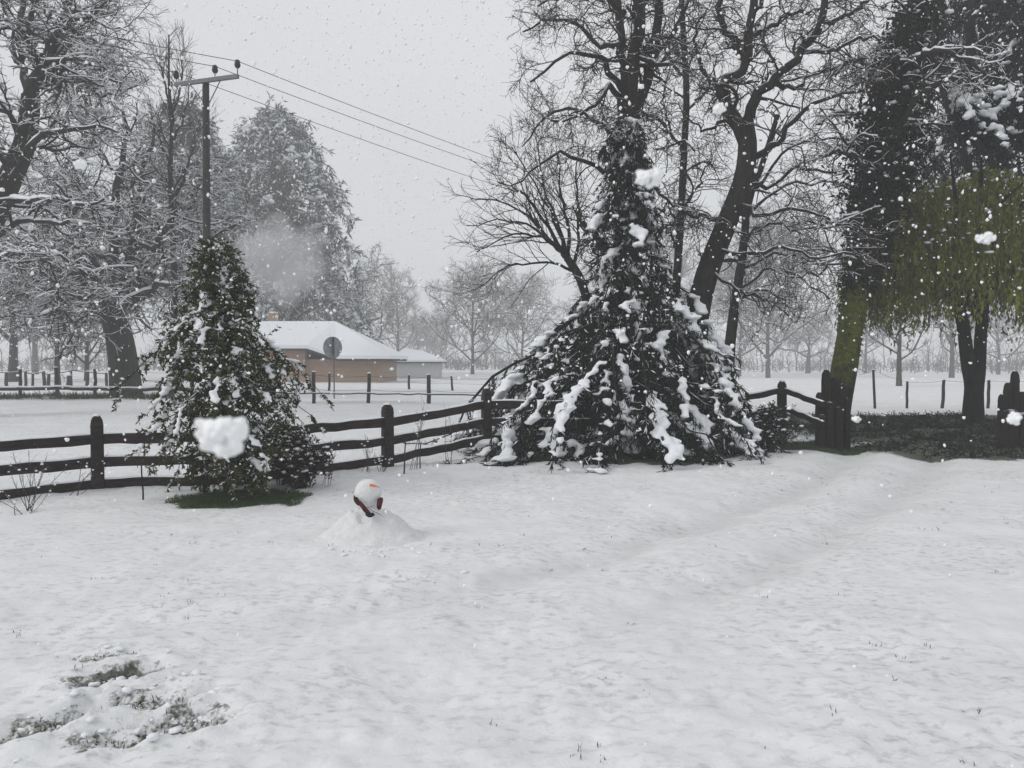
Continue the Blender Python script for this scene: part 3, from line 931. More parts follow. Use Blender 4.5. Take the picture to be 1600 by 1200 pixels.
# --- fan of bare stems left of it
d = 22.5
lim = [limb([(960, 700, d), (930, 520, d), (908, 440, d), (892, 412, d), (880, 395, d)], .17, .11, rng=rng)]
for pts, r0, r1 in [
    ([(885, 402, d), (868, 385, d), (835, 345, d), (790, 318, d), (738, 312, d)], .075, .012),
    ([(880, 396, d), (850, 345, d - .5), (815, 300, d - 1), (775, 285, d - 1)], .07, .012),
    ([(880, 396, d), (862, 330, d + .5), (846, 270, d + .5), (838, 215, d + .5)], .06, .012),
    ([(890, 410, d), (886, 350, d), (876, 300, d), (872, 240, d)], .07, .015),
    ([(884, 400, d), (850, 372, d - .8), (800, 365, d - 1.2), (745, 395, d - 1.5)], .06, .012),
    ([(884, 400, d), (840, 360, d + .8), (790, 345, d + 1), (730, 352, d + 1)], .06, .012),
    ([(896, 415, d), (905, 350, d - .5), (900, 290, d - .8), (905, 220, d - 1)], .06, .012),
    ([(900, 425, d), (850, 410, d - 1), (800, 415, d - 1.6), (760, 440, d - 2)], .05, .012),
    ([(882, 398, d), (872, 350, d - 1), (830, 280, d - 1.4), (800, 230, d - 1.4)], .05, .012)]:
    lim.append(limb(pts, r0, r1, rng=rng, rough=.03))
bare_tree('fanning_tree', 'low bare tree with a fan of thin upswept branches left of the drooping conifer', base_of(960, d), lim, [
    dict(n=11, t0=.2, t1=1, length=1.5, lvar=.4, angle=.5, K=7, curl=.12, up=.05, rscale=.5, rmin=.010, S=3, bias=(-.3, 0, .2)),
    dict(n=7, t0=.1, t1=1, length=.7, lvar=.4, angle=.55, K=5, curl=.14, up=.03, rscale=.6, rmin=.0065, S=3)], 105, .4, 'bark_black', 'twig_dark', snow_levels=(0,), snow_keep=.4)

# --- twisted tree on the right
d = 20
lim = [limb([(1078, 705, d), (1086, 520, d), (1104, 430, d), (1134, 352, d), (1160, 285, d), (1168, 232, d), (1163, 190, d)], .36, .23, K=16, rng=rng)]
for pts, r0, r1 in [
    ([(1166, 225, d), (1148, 185, d), (1130, 152, d), (1130, 128, d), (1158, 108, d), (1170, 62, d), (1180, -30, d)], .19, .10),
    ([(1164, 195, d), (1176, 155, d - .3), (1202, 130, d - .6), (1242, 92, d - .9), (1276, 48, d - 1), (1300, -40, d - 1)], .16, .08),
    ([(1166, 90, d), (1142, 60, d + .3), (1122, 25, d + .5), (1128, -40, d + .5)], .12, .06),
    ([(1180, 245, d), (1215, 224, d - .6), (1238, 188, d - 1), (1290, 152, d - 1.4), (1340, 146, d - 1.8), (1372, 122, d - 2)], .09, .025),
    ([(1150, 310, d), (1190, 335, d - .6), (1245, 326, d - 1), (1300, 342, d - 1.4), (1350, 352, d - 1.6)], .07, .02),
    ([(1135, 350, d), (1095, 335, d + .6), (1062, 338, d + 1), (1030, 330, d + 1.2)], .08, .03),
    ([(1168, 60, d), (1205, 40, d + .6), (1250, 20, d + 1), (1300, 10, d + 1.3)], .09, .03),
    ([(1205, 128, d), (1240, 140, d + .6), (1275, 110, d + 1), (1315, 105, d + 1.3), (1350, 85, d + 1.5)], .08, .02),
    ([(1130, 140, d), (1105, 115, d + .5), (1085, 70, d + .6), (1100, 20, d + .7)], .08, .03),
    ([(1165, 200, d), (1130, 190, d + .8), (1100, 205, d + 1.2), (1075, 180, d + 1.5)], .07, .02),
    ([(1160, 285, d), (1205, 290, d + .8), (1250, 262, d + 1.2), (1310, 268, d + 1.5), (1345, 250, d + 1.6)], .07, .02),
    ([(1255, 78, d), (1300, 80, d - 1.6), (1345, 60, d - 2), (1390, 65, d - 2)], .07, .02),
    ([(1120, 390, d), (1165, 400, d - 1), (1215, 385, d - 1.5), (1270, 400, d - 2), (1330, 395, d - 2)], .07, .02),
    ([(1280, 40, d), (1330, 20, d - 1), (1370, -10, d - 1)], .07, .03),
    ([(1175, 20, d), (1210, -20, d), (1250, -60, d)], .08, .04),
    ([(1110, 425, d), (1160, 455, d - .8), (1200, 470, d - 1.2), (1240, 500, d - 1.5)], .05, .015)]:
    lim.append(limb(pts, r0, r1, K=16, rng=rng, rough=.04))
bare_tree('twisted_tree', 'bare tree with thick twisting trunk and crooked limbs right of the conifer', base_of(1078, d), lim, [
    dict(n=9, t0=.15, t1=1, length=1.5, lvar=.5, angle=.95, K=8, curl=.36, up=.0, rscale=.36, rmin=.012, S=4),
    dict(n=8, t0=.1, t1=1, length=.75, lvar=.5, angle=.9, K=6, curl=.38, up=-.03, rscale=.6, rmin=.008, S=3),
    dict(n=5, t0=.15, t1=1, length=.34, lvar=.5, angle=.85, K=3, curl=.36, up=-.05, rscale=.6, rmin=.0055, S=3)], 106, .55, 'bark_dark', 'twig_dark', snow_levels=(0, 1), snow_keep=.6)

# --- slender straight stems between them
d = 23.5
lim = [limb([(1058, 690, d), (1056, 470, d), (1064, 340, d), (1068, 250, d), (1073, 150, d), (1068, 60, d), (1062, -60, d)], .15, .08, rng=rng)]
lim.append((lim[0][0], lim[0][1] * .9))
for pts in [[(1064, 330, d), (1090, 290, d), (1110, 250, d)], [(1068, 240, d), (1045, 200, d), (1035, 150, d)], [(1072, 170, d), (1105, 140, d), (1120, 90, d)], [(1070, 120, d), (1040, 80, d), (1035, 20, d)],
            [(1060, 400, d), (1040, 360, d), (1020, 350, d)]]:
    lim.append(limb(pts, .05, .02, rng=rng, rough=.05))
bare_tree('slender_tree', 'slender straight-stemmed bare tree between the twin-stemmed and twisted trees', base_of(1058, d), lim, [
    dict(n=11, t0=.3, t1=1, length=1.6, lvar=.5, angle=1.0, K=7, curl=.30, up=.02, rscale=.45, rmin=.012, S=3),
    dict(n=8, t0=.1, t1=1, length=.8, lvar=.5, angle=.9, K=5, curl=.3, up=-.03, rscale=.6, rmin=.007, S=3)], 107, .5, 'bark_dark', 'twig_dark', snow_levels=(0,))
d = 24.5
lim = [limb([(1132, 690, d), (1140, 545, d), (1150, 465, d), (1162, 385, d), (1168, 320, d), (1190, 260, d), (1215, 180, d)], .21, .08, rng=rng)]
lim.append((lim[0][0], lim[0][1] * .9))
for pts in [[(1162, 380, d), (1200, 350, d), (1260, 360, d - 1), (1330, 345, d - 1)], [(1150, 465, d), (1190, 425, d), (1240, 430, d - 1), (1300, 470, d - 1)],
            [(1166, 340, d), (1220, 290, d), (1290, 285, d + 1), (1350, 300, d + 1)], [(1156, 420, d), (1220, 395, d), (1290, 415, d - 2), (1345, 400, d - 2)],
            [(1175, 300, d), (1230, 235, d), (1300, 215, d), (1365, 225, d)]]:
    lim.append(limb(pts, .06, .02, rng=rng, rough=.06))
bare_tree('bending_tree', 'bare tree with sideways snow-specked branches left of the mossy trunk', base_of(1132, d), lim, [
    dict(n=12, t0=.25, t1=1, length=1.8, lvar=.5, angle=.9, K=7, curl=.24, up=-.02, rscale=.45, rmin=.012, S=3),
    dict(n=9, t0=.1, t1=1, length=.85, lvar=.5, angle=.9, K=5, curl=.26, up=-.08, rscale=.6, rmin=.008, S=3, sb=.012)], 108, .9, 'bark_dark', 'twig_dark', snow_levels=(0, 1), snow_keep=.8)

# --- dark mossy leaning trunk, ivy on its upper bole
d = 21.5
rg = np.random.default_rng(301)
root = empty('mossy_tree', base_of(1305, d), 'dark leaning tree with mossy green lower trunk beside the gate pillar', 'tree')
tl = limb([(1300, 705, d), (1308, 640, d), (1324, 540, d), (1346, 420, d), (1372, 300, d), (1392, 190, d), (1420, 70, d), (1450, -60, d)], .38, .24, K=18, rng=rng)
KK = 90
pf = catmull(tl[0], KK)
rf_ = np.interp(np.linspace(0, 1, KK), np.linspace(0, 1, 18), tl[1])
rf_ = rf_ * (1 + .45 * np.exp(-np.linspace(0, 1, KK) * 26))
tr = MB()
v, qd = tubes(pf[None], rf_[None], 28)
v = v.reshape(KK, 28, 3)
aa = np.linspace(0, 2 * math.pi, 28, endpoint=False)
kk_ = np.arange(KK)[:, None] * np.ones((1, 28))
ridge = .09 * vnoise(np.cos(aa)[None] * 3.2 + kk_ * .05, np.sin(aa)[None] * 3.2 + kk_ * .03, 15) + .05 * vnoise(np.cos(aa)[None] * 7 + kk_ * .12, np.sin(aa)[None] * 7, 16)
v = v + (v - pf[:, None]) * ridge[..., None]
tr.add(v.reshape(-1, 3), qd)
mo = MB()
selk = rg.integers(14, 50, 9000); sela = rg.integers(0, 28, 9000)
Bm = v[selk, sela] + rg.normal(0, .02, (9000, 3))
km = vnoise(Bm[:, 0] * 2.2 + Bm[:, 2] * 1.4, Bm[:, 1] * 2.2 - Bm[:, 2] * .9, 17) > -.25
Dm = norm(v[selk, sela] - pf[selk]) + rg.normal(0, .5, (9000, 3)) + np.array([0, 0, -.5])
mo.blades(Bm[km], Dm[km], rg.uniform(.03, .09, km.sum()), .02, rg)
tag(mo.build('moss', 'moss', root, smooth=False), kind='stuff')
tr.build('trunk', 'bark_moss', root)
lim = [tl]
for pts, r0, r1 in [
    ([(1385, 240, d), (1420, 170, d - 1), (1460, 130, d - 1.5), (1520, 120, d - 2)], .12, .04),
    ([(1400, 150, d), (1370, 110, d - 1), (1340, 95, d - 1.4), (1300, 120, d - 1.6)], .10, .03),
    ([(1375, 290, d), (1340, 250, d - 1), (1310, 235, d - 1.4), (1270, 250, d - 1.6)], .10, .03),
    ([(1425, 60, d), (1450, 20, d), (1480, -20, d)], .12, .06),
    ([(1360, 350, d), (1325, 335, d - .8), (1295, 350, d - 1), (1260, 345, d - 1.2)], .08, .025),
    ([(1390, 200, d), (1350, 180, d + 1), (1310, 175, d + 1.4), (1275, 195, d + 1.6)], .09, .03),
    ([(1350, 410, d), (1310, 400, d - 1), (1275, 425, d - 1.5), (1240, 430, d - 1.6)], .07, .02),
    ([(1410, 110, d), (1450, 80, d - 1.5), (1500, 90, d - 2), (1560, 130, d - 2.4)], .12, .03)]:
    lim.append(limb(pts, r0, r1, K=18, rng=rng, rough=.05))
LP = np.stack([a for a, _ in lim[1:]]); LR = np.stack([b_ for _, b_ in lim[1:]])
cw, sn = MB(), MB()
cw.tubes(LP, LR, 6)
p1, r1_ = children(LP, LR, 11, .15, 1, 1.4, .5, .9, 7, .25, -.06, rg, .5, .012)
cw.tubes(p1, r1_, 4)
p2, r2_ = children(p1, r1_, 9, .1, 1, .7, .5, .9, 5, .26, -.12, rg, .6, .008)
cw.tubes(p2, r2_, 3)
snow_on(sn, LP, LR, 5, .8, rg); snow_on(sn, p1, r1_, 4, 1.1, rg, .012, .8); snow_on(sn, p2, r2_, 3, .9, rg, .010, .6)
cw.build('crown', 'twig_dark', root)
tag(sn.build('snow_cover', 'snow', root), kind='stuff')
# ivy clumps hugging the bole
iv = MB()
k = np.linspace(.39, .92, 3200)
ii = (k * 17); i0 = np.minimum(ii.astype(int), 16)
cpt = tl[0][i0] + (tl[0][i0 + 1] - tl[0][i0]) * (ii - i0)[:, None]
thick = np.interp(k, [.39, .48, .62, .8, .92], [.3, .55, 1.0, .85, .5])
B = cpt + rg.normal(0, 1, (3200, 3)) * thick[:, None] * np.array([.42, .4, .3])
B = np.repeat(B, 6, 0) + rg.normal(0, .10, (19200, 3))
iv.blades(B, rg.normal(0, 1, B.shape) + np.array([0, 0, -.8]), rg.uniform(.10, .26, len(B)), .09, rg)
iv.build('ivy', 'ivy', root, smooth=False)
sn2 = MB()
selb = rg.integers(0, len(B), 260)
s_ = rg.uniform(.03, .10, 260)
sn2.lumps(B[selb] + np.array([0, -.05, .05]), np.stack([s_ * 1.5, s_, s_ * .6], 1), rg, .35)
tag(sn2.build('ivy_snow', 'snow', root), kind='stuff')

# --- weeping yellow-green tree
d = 24.0
rg = np.random.default_rng(302)
root = empty('weeping_tree', base_of(1520, d), 'weeping tree with yellow-green hanging foliage and dark forked trunk', 'tree')
b0 = base_of(1522, d)
tr = MB()
fk = [limb([(1520, 660, d), (1521, 625, d), (1520, 600, d), (1512, 565, d), (1500, 480, d), (1470, 380, d)], .34, .14, rng=rng),
      limb([(1524, 650, d), (1525, 610, d), (1530, 575, d), (1534, 500, d), (1545, 420, d), (1560, 330, d)], .26, .12, rng=rng)]
tr.tubes(np.stack([a for a, _ in fk]), np.stack([b_ for _, b_ in fk]), 9)
cx, cy, cz_ = PX(1530, d), d, P(1515, 420, d)[2]
nl = 22
lp, lr = [], []
for i in range(nl):
    a = i * 2.4; e = rg.uniform(.25, 1)
    st = P(1510 + rg.uniform(-20, 25), rg.uniform(400, 500), d)
    tip = np.array([cx + math.cos(a) * 3.5 * e, cy + math.sin(a) * 2.8 * e, P(0, rg.uniform(255, 330), d)[2]])
    mid = (st + tip) / 2 + np.array([0, 0, .5])
    lp.append(catmull([st, mid, tip], 10)); lr.append(np.linspace(.09, .03, 10))
tr.tubes(np.stack(lp), np.stack(lr), 5)
tr.build('trunk', 'bark_black', root)
NS = 2800
a = rg.uniform(0, 2 * math.pi, NS); e = np.sqrt(rg.uniform(0, 1, NS))
sx = cx + np.cos(a) * e * 4.05 + rg.normal(0, .12, NS); sy = cy + np.sin(a) * e * 2.3
top = P(0, 262, d)[2] - 1.9 * e ** 2.2 - np.abs(rg.normal(0, .7, NS)) - .35 * vnoise(sx * 1.3, sy * 1.3, 8)
bot = np.maximum(P(0, 545, d)[2] + .35 * vnoise(sx * 1.7, sy * 1.7, 9) + np.abs(rg.normal(0, .5, NS)) + .45 * sstep(cx - .5, cx - 3.5, sx), 0.0)
LN = np.minimum(rg.uniform(1.0, 3.2, NS), np.maximum(top - bot, .4))
KS = 8
u = np.linspace(0, 1, KS)
st = np.zeros((NS, KS, 3))
st[..., 0] = sx[:, None] + (np.cos(a) * .25)[:, None] * np.sqrt(u)[None] + rg.normal(0, .012, (NS, KS)).cumsum(1)
st[..., 1] = sy[:, None] + (np.sin(a) * .25)[:, None] * np.sqrt(u)[None] + rg.normal(0, .012, (NS, KS)).cumsum(1)
st[..., 2] = top[:, None] - LN[:, None] * u[None]
cw = MB()
cw.tubes(st[::5], np.full((len(st[::5]), KS), .007), 3)
cw2 = MB()
tt = rg.uniform(0, 1, (NS, 30)) * (KS - 1)
i0 = np.minimum(tt.astype(int), KS - 2); fr = (tt - i0)[..., None]
idx = np.arange(NS)[:, None]
B = (st[idx, i0] * (1 - fr) + st[idx, i0 + 1] * fr).reshape(-1, 3)
cw2.blades(B + rg.normal(0, .02, B.shape), rg.normal(0, .35, B.shape) + np.array([0, 0, -1.0]), rg.uniform(.11, .22, len(B)), rg.uniform(.038, .072, len(B)), rg)
cw2.build('crown', 'weeping_leaves', root, smooth=False)
cw.build('hanging_twigs', 'twig_dark', root)
sn = MB()
ns = 420
sel = rg.integers(0, NS, ns)
c = st[sel, rg.integers(0, 4, ns)]
s_ = rg.uniform(.02, .075, ns)
sn.lumps(c, np.stack([s_ * 1.6, s_ * 1.2, s_ * .7], 1), rg, .35)
tag(sn.build('snow_cover', 'snow', root), kind='stuff')

# --- dark conifer behind it filling the top right corner
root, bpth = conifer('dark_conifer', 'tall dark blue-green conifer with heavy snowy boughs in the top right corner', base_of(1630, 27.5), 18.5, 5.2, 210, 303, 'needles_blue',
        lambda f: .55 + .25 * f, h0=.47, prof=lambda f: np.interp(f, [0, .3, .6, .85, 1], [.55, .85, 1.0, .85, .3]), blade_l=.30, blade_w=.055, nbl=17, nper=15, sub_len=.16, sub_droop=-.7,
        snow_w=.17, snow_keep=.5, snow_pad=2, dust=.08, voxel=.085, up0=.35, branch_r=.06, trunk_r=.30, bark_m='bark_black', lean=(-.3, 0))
st2 = MB()
for pts, r0, r1 in [([(1690, 690, 27.4), (1650, 500, 27.2), (1570, 320, 27), (1518, 130, 26.6), (1525, -80, 26.4)], .20, .12), ([(1685, 690, 27.2), (1640, 500, 27), (1530, 300, 26.6), (1471, 120, 26.4), (1478, -80, 26.2)], .18, .10)]:
    a_, b_ = limb(pts, r0, r1)
    st2.tubes(a_[None], b_[None], 8)
st2.build('side_stems', 'bark_black', root)
# thick pillows of snow bending one low bough
sn = MB()
rg = np.random.default_rng(304)
lp, lr = [], []
for i in range(16):
    x0 = rg.uniform(1478, 1590); y0 = rg.uniform(125, 175)
    dx = rg.uniform(15, 60); dy = rg.uniform(35, 85)
    dd = 20.4 + rg.uniform(-.6, .6)
    p = catmull([P(x0, y0, dd + .5), P(x0 + dx * .4, y0 + dy * .25, dd + .1), P(x0 + dx * .8, y0 + dy * .65, dd - .2), P(x0 + dx, y0 + dy, dd - .3)], 10)
    lp.append(p); lr.append(rg.uniform(.07, .15) * np.sin(np.linspace(.25, math.pi - .15, 10)) ** .6 * rg.uniform(.8, 1.15, 10))
LPs, LRs = np.stack(lp), np.stack(lr)
ck = rg.integers(0, 10, (16, 16))
C_ = LPs[np.arange(16)[:, None], ck].reshape(-1, 3) + rg.normal(0, .07, (256, 3))
s_ = LRs[np.arange(16)[:, None], ck].reshape(-1) * rg.uniform(.4, 1.0, 256) + .02
sn.lumps(C_, np.stack([s_ * 1.4, s_, s_ * .75], 1), rg, .3)
meld(tag(sn.build('bough_snow', 'snow', root), kind='stuff'), .03, .04, .1)
bo = MB()
LPs2 = LPs.copy(); LPs2[..., 2] -= .10
bo.tubes(LPs2, np.full(LRs.shape, .03), 5)
p1, r1_ = children(LPs2, np.full(LRs.shape, .03), 14, .05, 1, .55, .4, .9, 5, .1, -.2, rg, .5, .005, bias=(0, 0, -.8))
bo.tubes(p1, r1_, 3)
bo.build('bough', 'bark_black', root)
fo = MB()
B = p1.reshape(-1, 3).repeat(6, 0)
fo.blades(B, rg.normal(0, .5, B.shape) + np.array([0, 0, -1]), rg.uniform(.10, .24, len(B)), .035, rg)
fo.build('bough_needles', 'needles_blue', root, smooth=False)

# --- far trees: three kinds built once, copied with their parts
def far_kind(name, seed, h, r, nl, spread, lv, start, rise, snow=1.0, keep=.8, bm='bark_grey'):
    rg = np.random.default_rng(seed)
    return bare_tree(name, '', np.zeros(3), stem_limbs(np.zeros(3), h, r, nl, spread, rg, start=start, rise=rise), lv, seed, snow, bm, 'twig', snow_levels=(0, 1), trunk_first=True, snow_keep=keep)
k_round = far_kind('round_tree', 401, 8.2, .15, 24, 4.4, [
    dict(n=6, t0=.15, t1=1, length=2.2, lvar=.4, angle=.8, K=6, curl=.26, up=.08, rscale=.5, rmin=.03, S=3),
    dict(n=6, t0=.1, t1=1, length=1.2, lvar=.5, angle=.8, K=5, curl=.22, up=.03, rscale=.6, rmin=.018, S=3, sb=.02),
    dict(n=3, t0=.15, t1=1, length=.7, lvar=.5, angle=.8, K=3, curl=.2, up=0, rscale=.6, rmin=.013, S=3)], .10, .95)
k_spread = far_kind('spreading_tree', 402, 7.0, .30, 11, 5.2, [
    dict(n=8, t0=.2, t1=1, length=2.4, lvar=.4, angle=.8, K=7, curl=.28, up=.0, rscale=.5, rmin=.035, S=4),
    dict(n=7, t0=.1, t1=1, length=1.2, lvar=.5, angle=.8, K=5, curl=.28, up=-.04, rscale=.6, rmin=.02, S=3, sb=.025),
    dict(n=5, t0=.15, t1=1, length=.6, lvar=.5, angle=.8, K=3, curl=.25, up=-.04, rscale=.6, rmin=.013, S=3)], .22, .55)
k_tall = far_kind('tall_tree', 403, 14.0, .28, 18, 4.2, [
    dict(n=8, t0=.15, t1=1, length=2.2, lvar=.4, angle=.6, K=6, curl=.18, up=.14, rscale=.5, rmin=.03, S=3),
    dict(n=7, t0=.1, t1=1, length=1.2, lvar=.5, angle=.65, K=5, curl=.2, up=.06, rscale=.6, rmin=.018, S=3, sb=.02),
    dict(n=3, t0=.15, t1=1, length=.7, lvar=.5, angle=.7, K=3, curl=.2, up=.04, rscale=.6, rmin=.013, S=3)], .18, 1.2)
used = set()
def far_tree(kind, px, dist, scale, rot, label, zs=1.0, group='bare trees beyond the fields'):
    o = kind if kind.name not in used else copy_tree(kind)
    used.add(kind.name)
    o.location = on_ground(px, dist)
    o.rotation_euler = (0, 0, rot)
    o.scale = (scale, scale, scale * zs)
    tag(o, label, 'tree', group)
FARK = 1.6
FT = [
    (k_round, 738, 74, 1.12, .3, 'rounded hazy bare tree standing alone right of the tan house', 1.0),
    (k_spread, 560, 78, 1.05, 1.2, 'spreading hazy bare tree just behind the tan house roof', 1.25),
    (k_tall, 622, 112, .95, .6, 'very pale feathery tree between the house tree and the lone tree', 1.0),
    (k_round, 652, 120, .95, 2.2, 'pale low tree in the mist beyond the small grey shed', .9),
    (k_round, 690, 132, 1.0, 4.0, 'faint tree at the far end of the field in the gap', 1.0),
    (k_tall, 505, 84, .95, 2.0, 'hazy upright tree behind the house roof ridge', 1.0),
    (k_round, 462, 80, .95, 5.0, 'dark bushy hazy tree directly above the house roof', .9),
    (k_round, 815, 84, 1.15, 1.7, 'hazy tree half hidden by the drooping conifer on its left side', 1.0),
    (k_round, 1200, 72, 1.3, 3.2, 'grey misty tree seen between the drooping conifer and mossy trunk', 1.3),
    (k_round, 1155, 82, 1.25, .9, 'misty tree behind the stems of the twisted tree', 1.1),
    (k_spread, 1262, 96, 1.0, 2.9, 'misty tree close to the left side of the mossy trunk', 1.0),
    (k_tall, 1405, 66, .75, .2, 'grey trunked tree in the field under the weeping branches', 1.0),
    (k_tall, 1487, 70, .78, 1.9, 'second grey trunked tree in the field seen past the forked trunk', 1.0),
    (k_tall, 1352, 100, .7, 3.9, 'faint tree behind the field right of the mossy trunk', 1.0),
    (k_round, 1560, 90, 1.25, 5.1, 'faint tree behind the forked trunk at the far field edge', 1.0),
    (k_tall, 90, 50, .62, .4, 'thin forked grey tree behind the posts of the far left fence', 1.0),
    (k_spread, 20, 62, 1.15, 4.4, 'snowy tree in the haze beyond the far left fence', 1.4),
    (k_round, 135, 66, 1.2, 1.1, 'hazy tree just left of the thick dark trunk', 1.1),
    (k_tall, 55, 76, .95, 5.6, 'pale tree deep in the haze at the far left', 1.0),
    (k_tall, 345, 70, 1.0, 3.0, 'hazy tree filling the gap behind the utility pole foot', 1.0),
    (k_tall, 930, 96, .85, 3.6, 'faint tree behind the fanning bare branches', 1.0),
    (k_tall, 1060, 92, .95, 4.9, 'faint tree behind the slender straight stem', 1.0),
]
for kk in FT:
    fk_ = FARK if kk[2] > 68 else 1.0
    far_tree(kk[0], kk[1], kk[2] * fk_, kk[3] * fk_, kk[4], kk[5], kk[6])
# the woods that close the view, one hazy mass
mb = MB()
rg = np.random.default_rng(420)
n = 420
ang = rg.uniform(-.85, .85, n)
dist = rg.uniform(185, 245, n)
bx, by = np.sin(ang) * dist * 1.15, np.cos(ang) * dist
hh = rg.uniform(6, 12, n) * (.75 + .4 * vnoise(bx / 18, by / 18, 4))
z0 = terrain(bx, by)
KT = 5
tp = np.zeros((n, KT, 3))
for k in range(KT):
    tp[:, k] = np.stack([bx + rg.normal(0, .15, n) * k, by + rg.normal(0, .15, n) * k, z0 + hh * k / (KT - 1)], 1)
tr_ = np.linspace(.16, .04, KT)[None].repeat(n, 0)
mb.tubes(tp, tr_, 3)
p1, r1_ = children(tp, tr_, 11, .0, 1, 3.6, .4, .8, 4, .2, .1, rg, .5, .05)
mb.tubes(p1, r1_, 3)
n3 = 1000
a3 = rg.uniform(-.85, .85, n3); d3 = rg.uniform(165, 240, n3)
b3 = np.stack([np.sin(a3) * d3 * 1.15, np.cos(a3) * d3], 1)
b3 = np.column_stack([b3, terrain(b3[:, 0], b3[:, 1])])
t3 = np.stack([b3, b3 + rg.normal(0, .3, (n3, 3)) + [0, 0, 1.2], b3 + rg.normal(0, .6, (n3, 3)) + [0, 0, 2.4]], 1)
r3 = np.full((n3, 3), .06)
mb.tubes(t3, r3, 3)
p3, r3_ = children(t3, r3, 10, .0, 1, 2.2, .4, .9, 3, .3, .0, rg, .8, .06)
mb.tubes(p3, r3_, 3)
p2, r2_ = children(p1, r1_, 2, .2, 1, 1.8, .4, .8, 3, .2, .05, rg, .6, .045)
o = mb.build('distant_woods', 'twig')
tag(o, 'faint bare woods closing off the far fields', 'woods', kind='stuff')

# ------------------------------------------------------------------ rail fence in front
RGF = np.random.default_rng(500)
def rail_mesh(a, c, h, th, rng):
    """a rough board from a to c with slightly uneven edges"""
    a = np.asarray(a, float); c = np.asarray(c, float)
    K = 9
    u = np.linspace(0, 1, K)[:, None]
    p = a * (1 - u) + c * u
    dirv = norm((c - a) * np.array([1, 1, 0]))
    side = np.array([-dirv[1], dirv[0], 0])
    p[1:-1, 2] += rng.normal(0, .008, K - 2)
    hh = h * (1 + rng.normal(0, .045, K)); bev = .012
    prof = [(-th / 2, -.5, 0, bev), (th / 2, -.5, 0, bev), (th / 2 + .0, -.5, bev, 0)]
    ring = []
    for sx_, sz_, bx_, bz_ in [(-1, -1, bev, 0), (1, -1, bev, 0), (1, -1, 0, bev), (1, 1, 0, bev), (1, 1, bev, 0), (-1, 1, bev, 0), (-1, 1, 0, bev), (-1, -1, 0, bev)]:
        ring.append((sx_ * (th / 2 - bx_), sz_, bz_))
    v = []
    for k in range(K):
        for sx_, sz_, bz_ in ring:
            v.append(p[k] + side * sx_ + np.array([0, 0, sz_ * (hh[k] / 2 - bz_)]))
    S = 8
    q = [[k * S + s, k * S + (s + 1) % S, (k + 1) * S + (s + 1) % S, (k + 1) * S + s] for k in range(K - 1) for s in range(S)]
    mb = MB(); mb.add(np.array(v), q)
    e0 = [7, 6, 5, 4, 3, 2, 1, 0]
    t_ = [[0, i + 1, i] for i in range(1, 7)] + [[(K - 1) * S, (K - 1) * S + i, (K - 1) * S + i + 1] for i in range(1, 7)]
    mb.t.append(np.array(t_))
    return mb, p, hh

def snow_strip(p, hh, th, rng, thick=.028):
    K = len(p)
    pp = catmull(p, 22)
    h2 = np.interp(np.linspace(0, 1, 22), np.linspace(0, 1, K), hh)
    dirv = norm((p[-1] - p[0]) * np.array([1, 1, 0])); side = np.array([-dirv[1], dirv[0], 0])
    tk = thick * (.55 + .6 * np.abs(fbm(np.arange(22) * .31 + rng.uniform(0, 50), np.zeros(22), 5, 3))) * np.where(rng.uniform(0, 1, 22) < .07, .1, 1)
    tk[0] *= .3; tk[-1] *= .3
    v = []
    for k in range(22):
        top = pp[k] + np.array([0, 0, h2[k] / 2 - .004])
        for s, z in ((-.54, -.004), (-.50, .6), (-.2, 1.0), (.2, 1.0), (.50, .6), (.54, -.004)):
            v.append(top + side * s * th + np.array([0, 0, z * tk[k] if z > 0 else z]))
    q = [[k * 6 + s, k * 6 + s + 1, (k + 1) * 6 + s + 1, (k + 1) * 6 + s] for k in range(21) for s in range(5)]
    mb = MB(); mb.add(np.array(v), q)
    return mb

def post_mesh(x, y, z0, z1, wd, rz, rng):
    """square post with a chamfered head"""
    prof = [(-.25, 1.02), (.3, 1.0), (.6, .99), (.84, .98), (.865, 1.0), (.95, .86), (.985, .60), (1.0, .46)]
    mb = MB()
    v = []
    ring = [(-1, -.82), (-.82, -1), (.82, -1), (1, -.82), (1, .82), (.82, 1), (-.82, 1), (-1, .82)]
    c_, s_ = math.cos(rz), math.sin(rz)
    for f, sc_ in prof:
        z = z0 + (z1 - z0) * f
        for a, b_ in ring:
            a = a * wd / 2 * sc_ + rng.normal(0, .003); b_ = b_ * wd / 2 * sc_ + rng.normal(0, .003)
            v.append([x + a * c_ - b_ * s_, y + a * s_ + b_ * c_, z + rng.normal(0, .003)])
    S, K = 8, len(prof)
    q = [[k * S + s, k * S + (s + 1) % S, (k + 1) * S + (s + 1) % S, (k + 1) * S + s] for k in range(K - 1) for s in range(S)]
    mb.add(np.array(v), q, [[(K - 1) * S, (K - 1) * S + i, (K - 1) * S + i + 1] for i in range(1, 7)])
    return mb

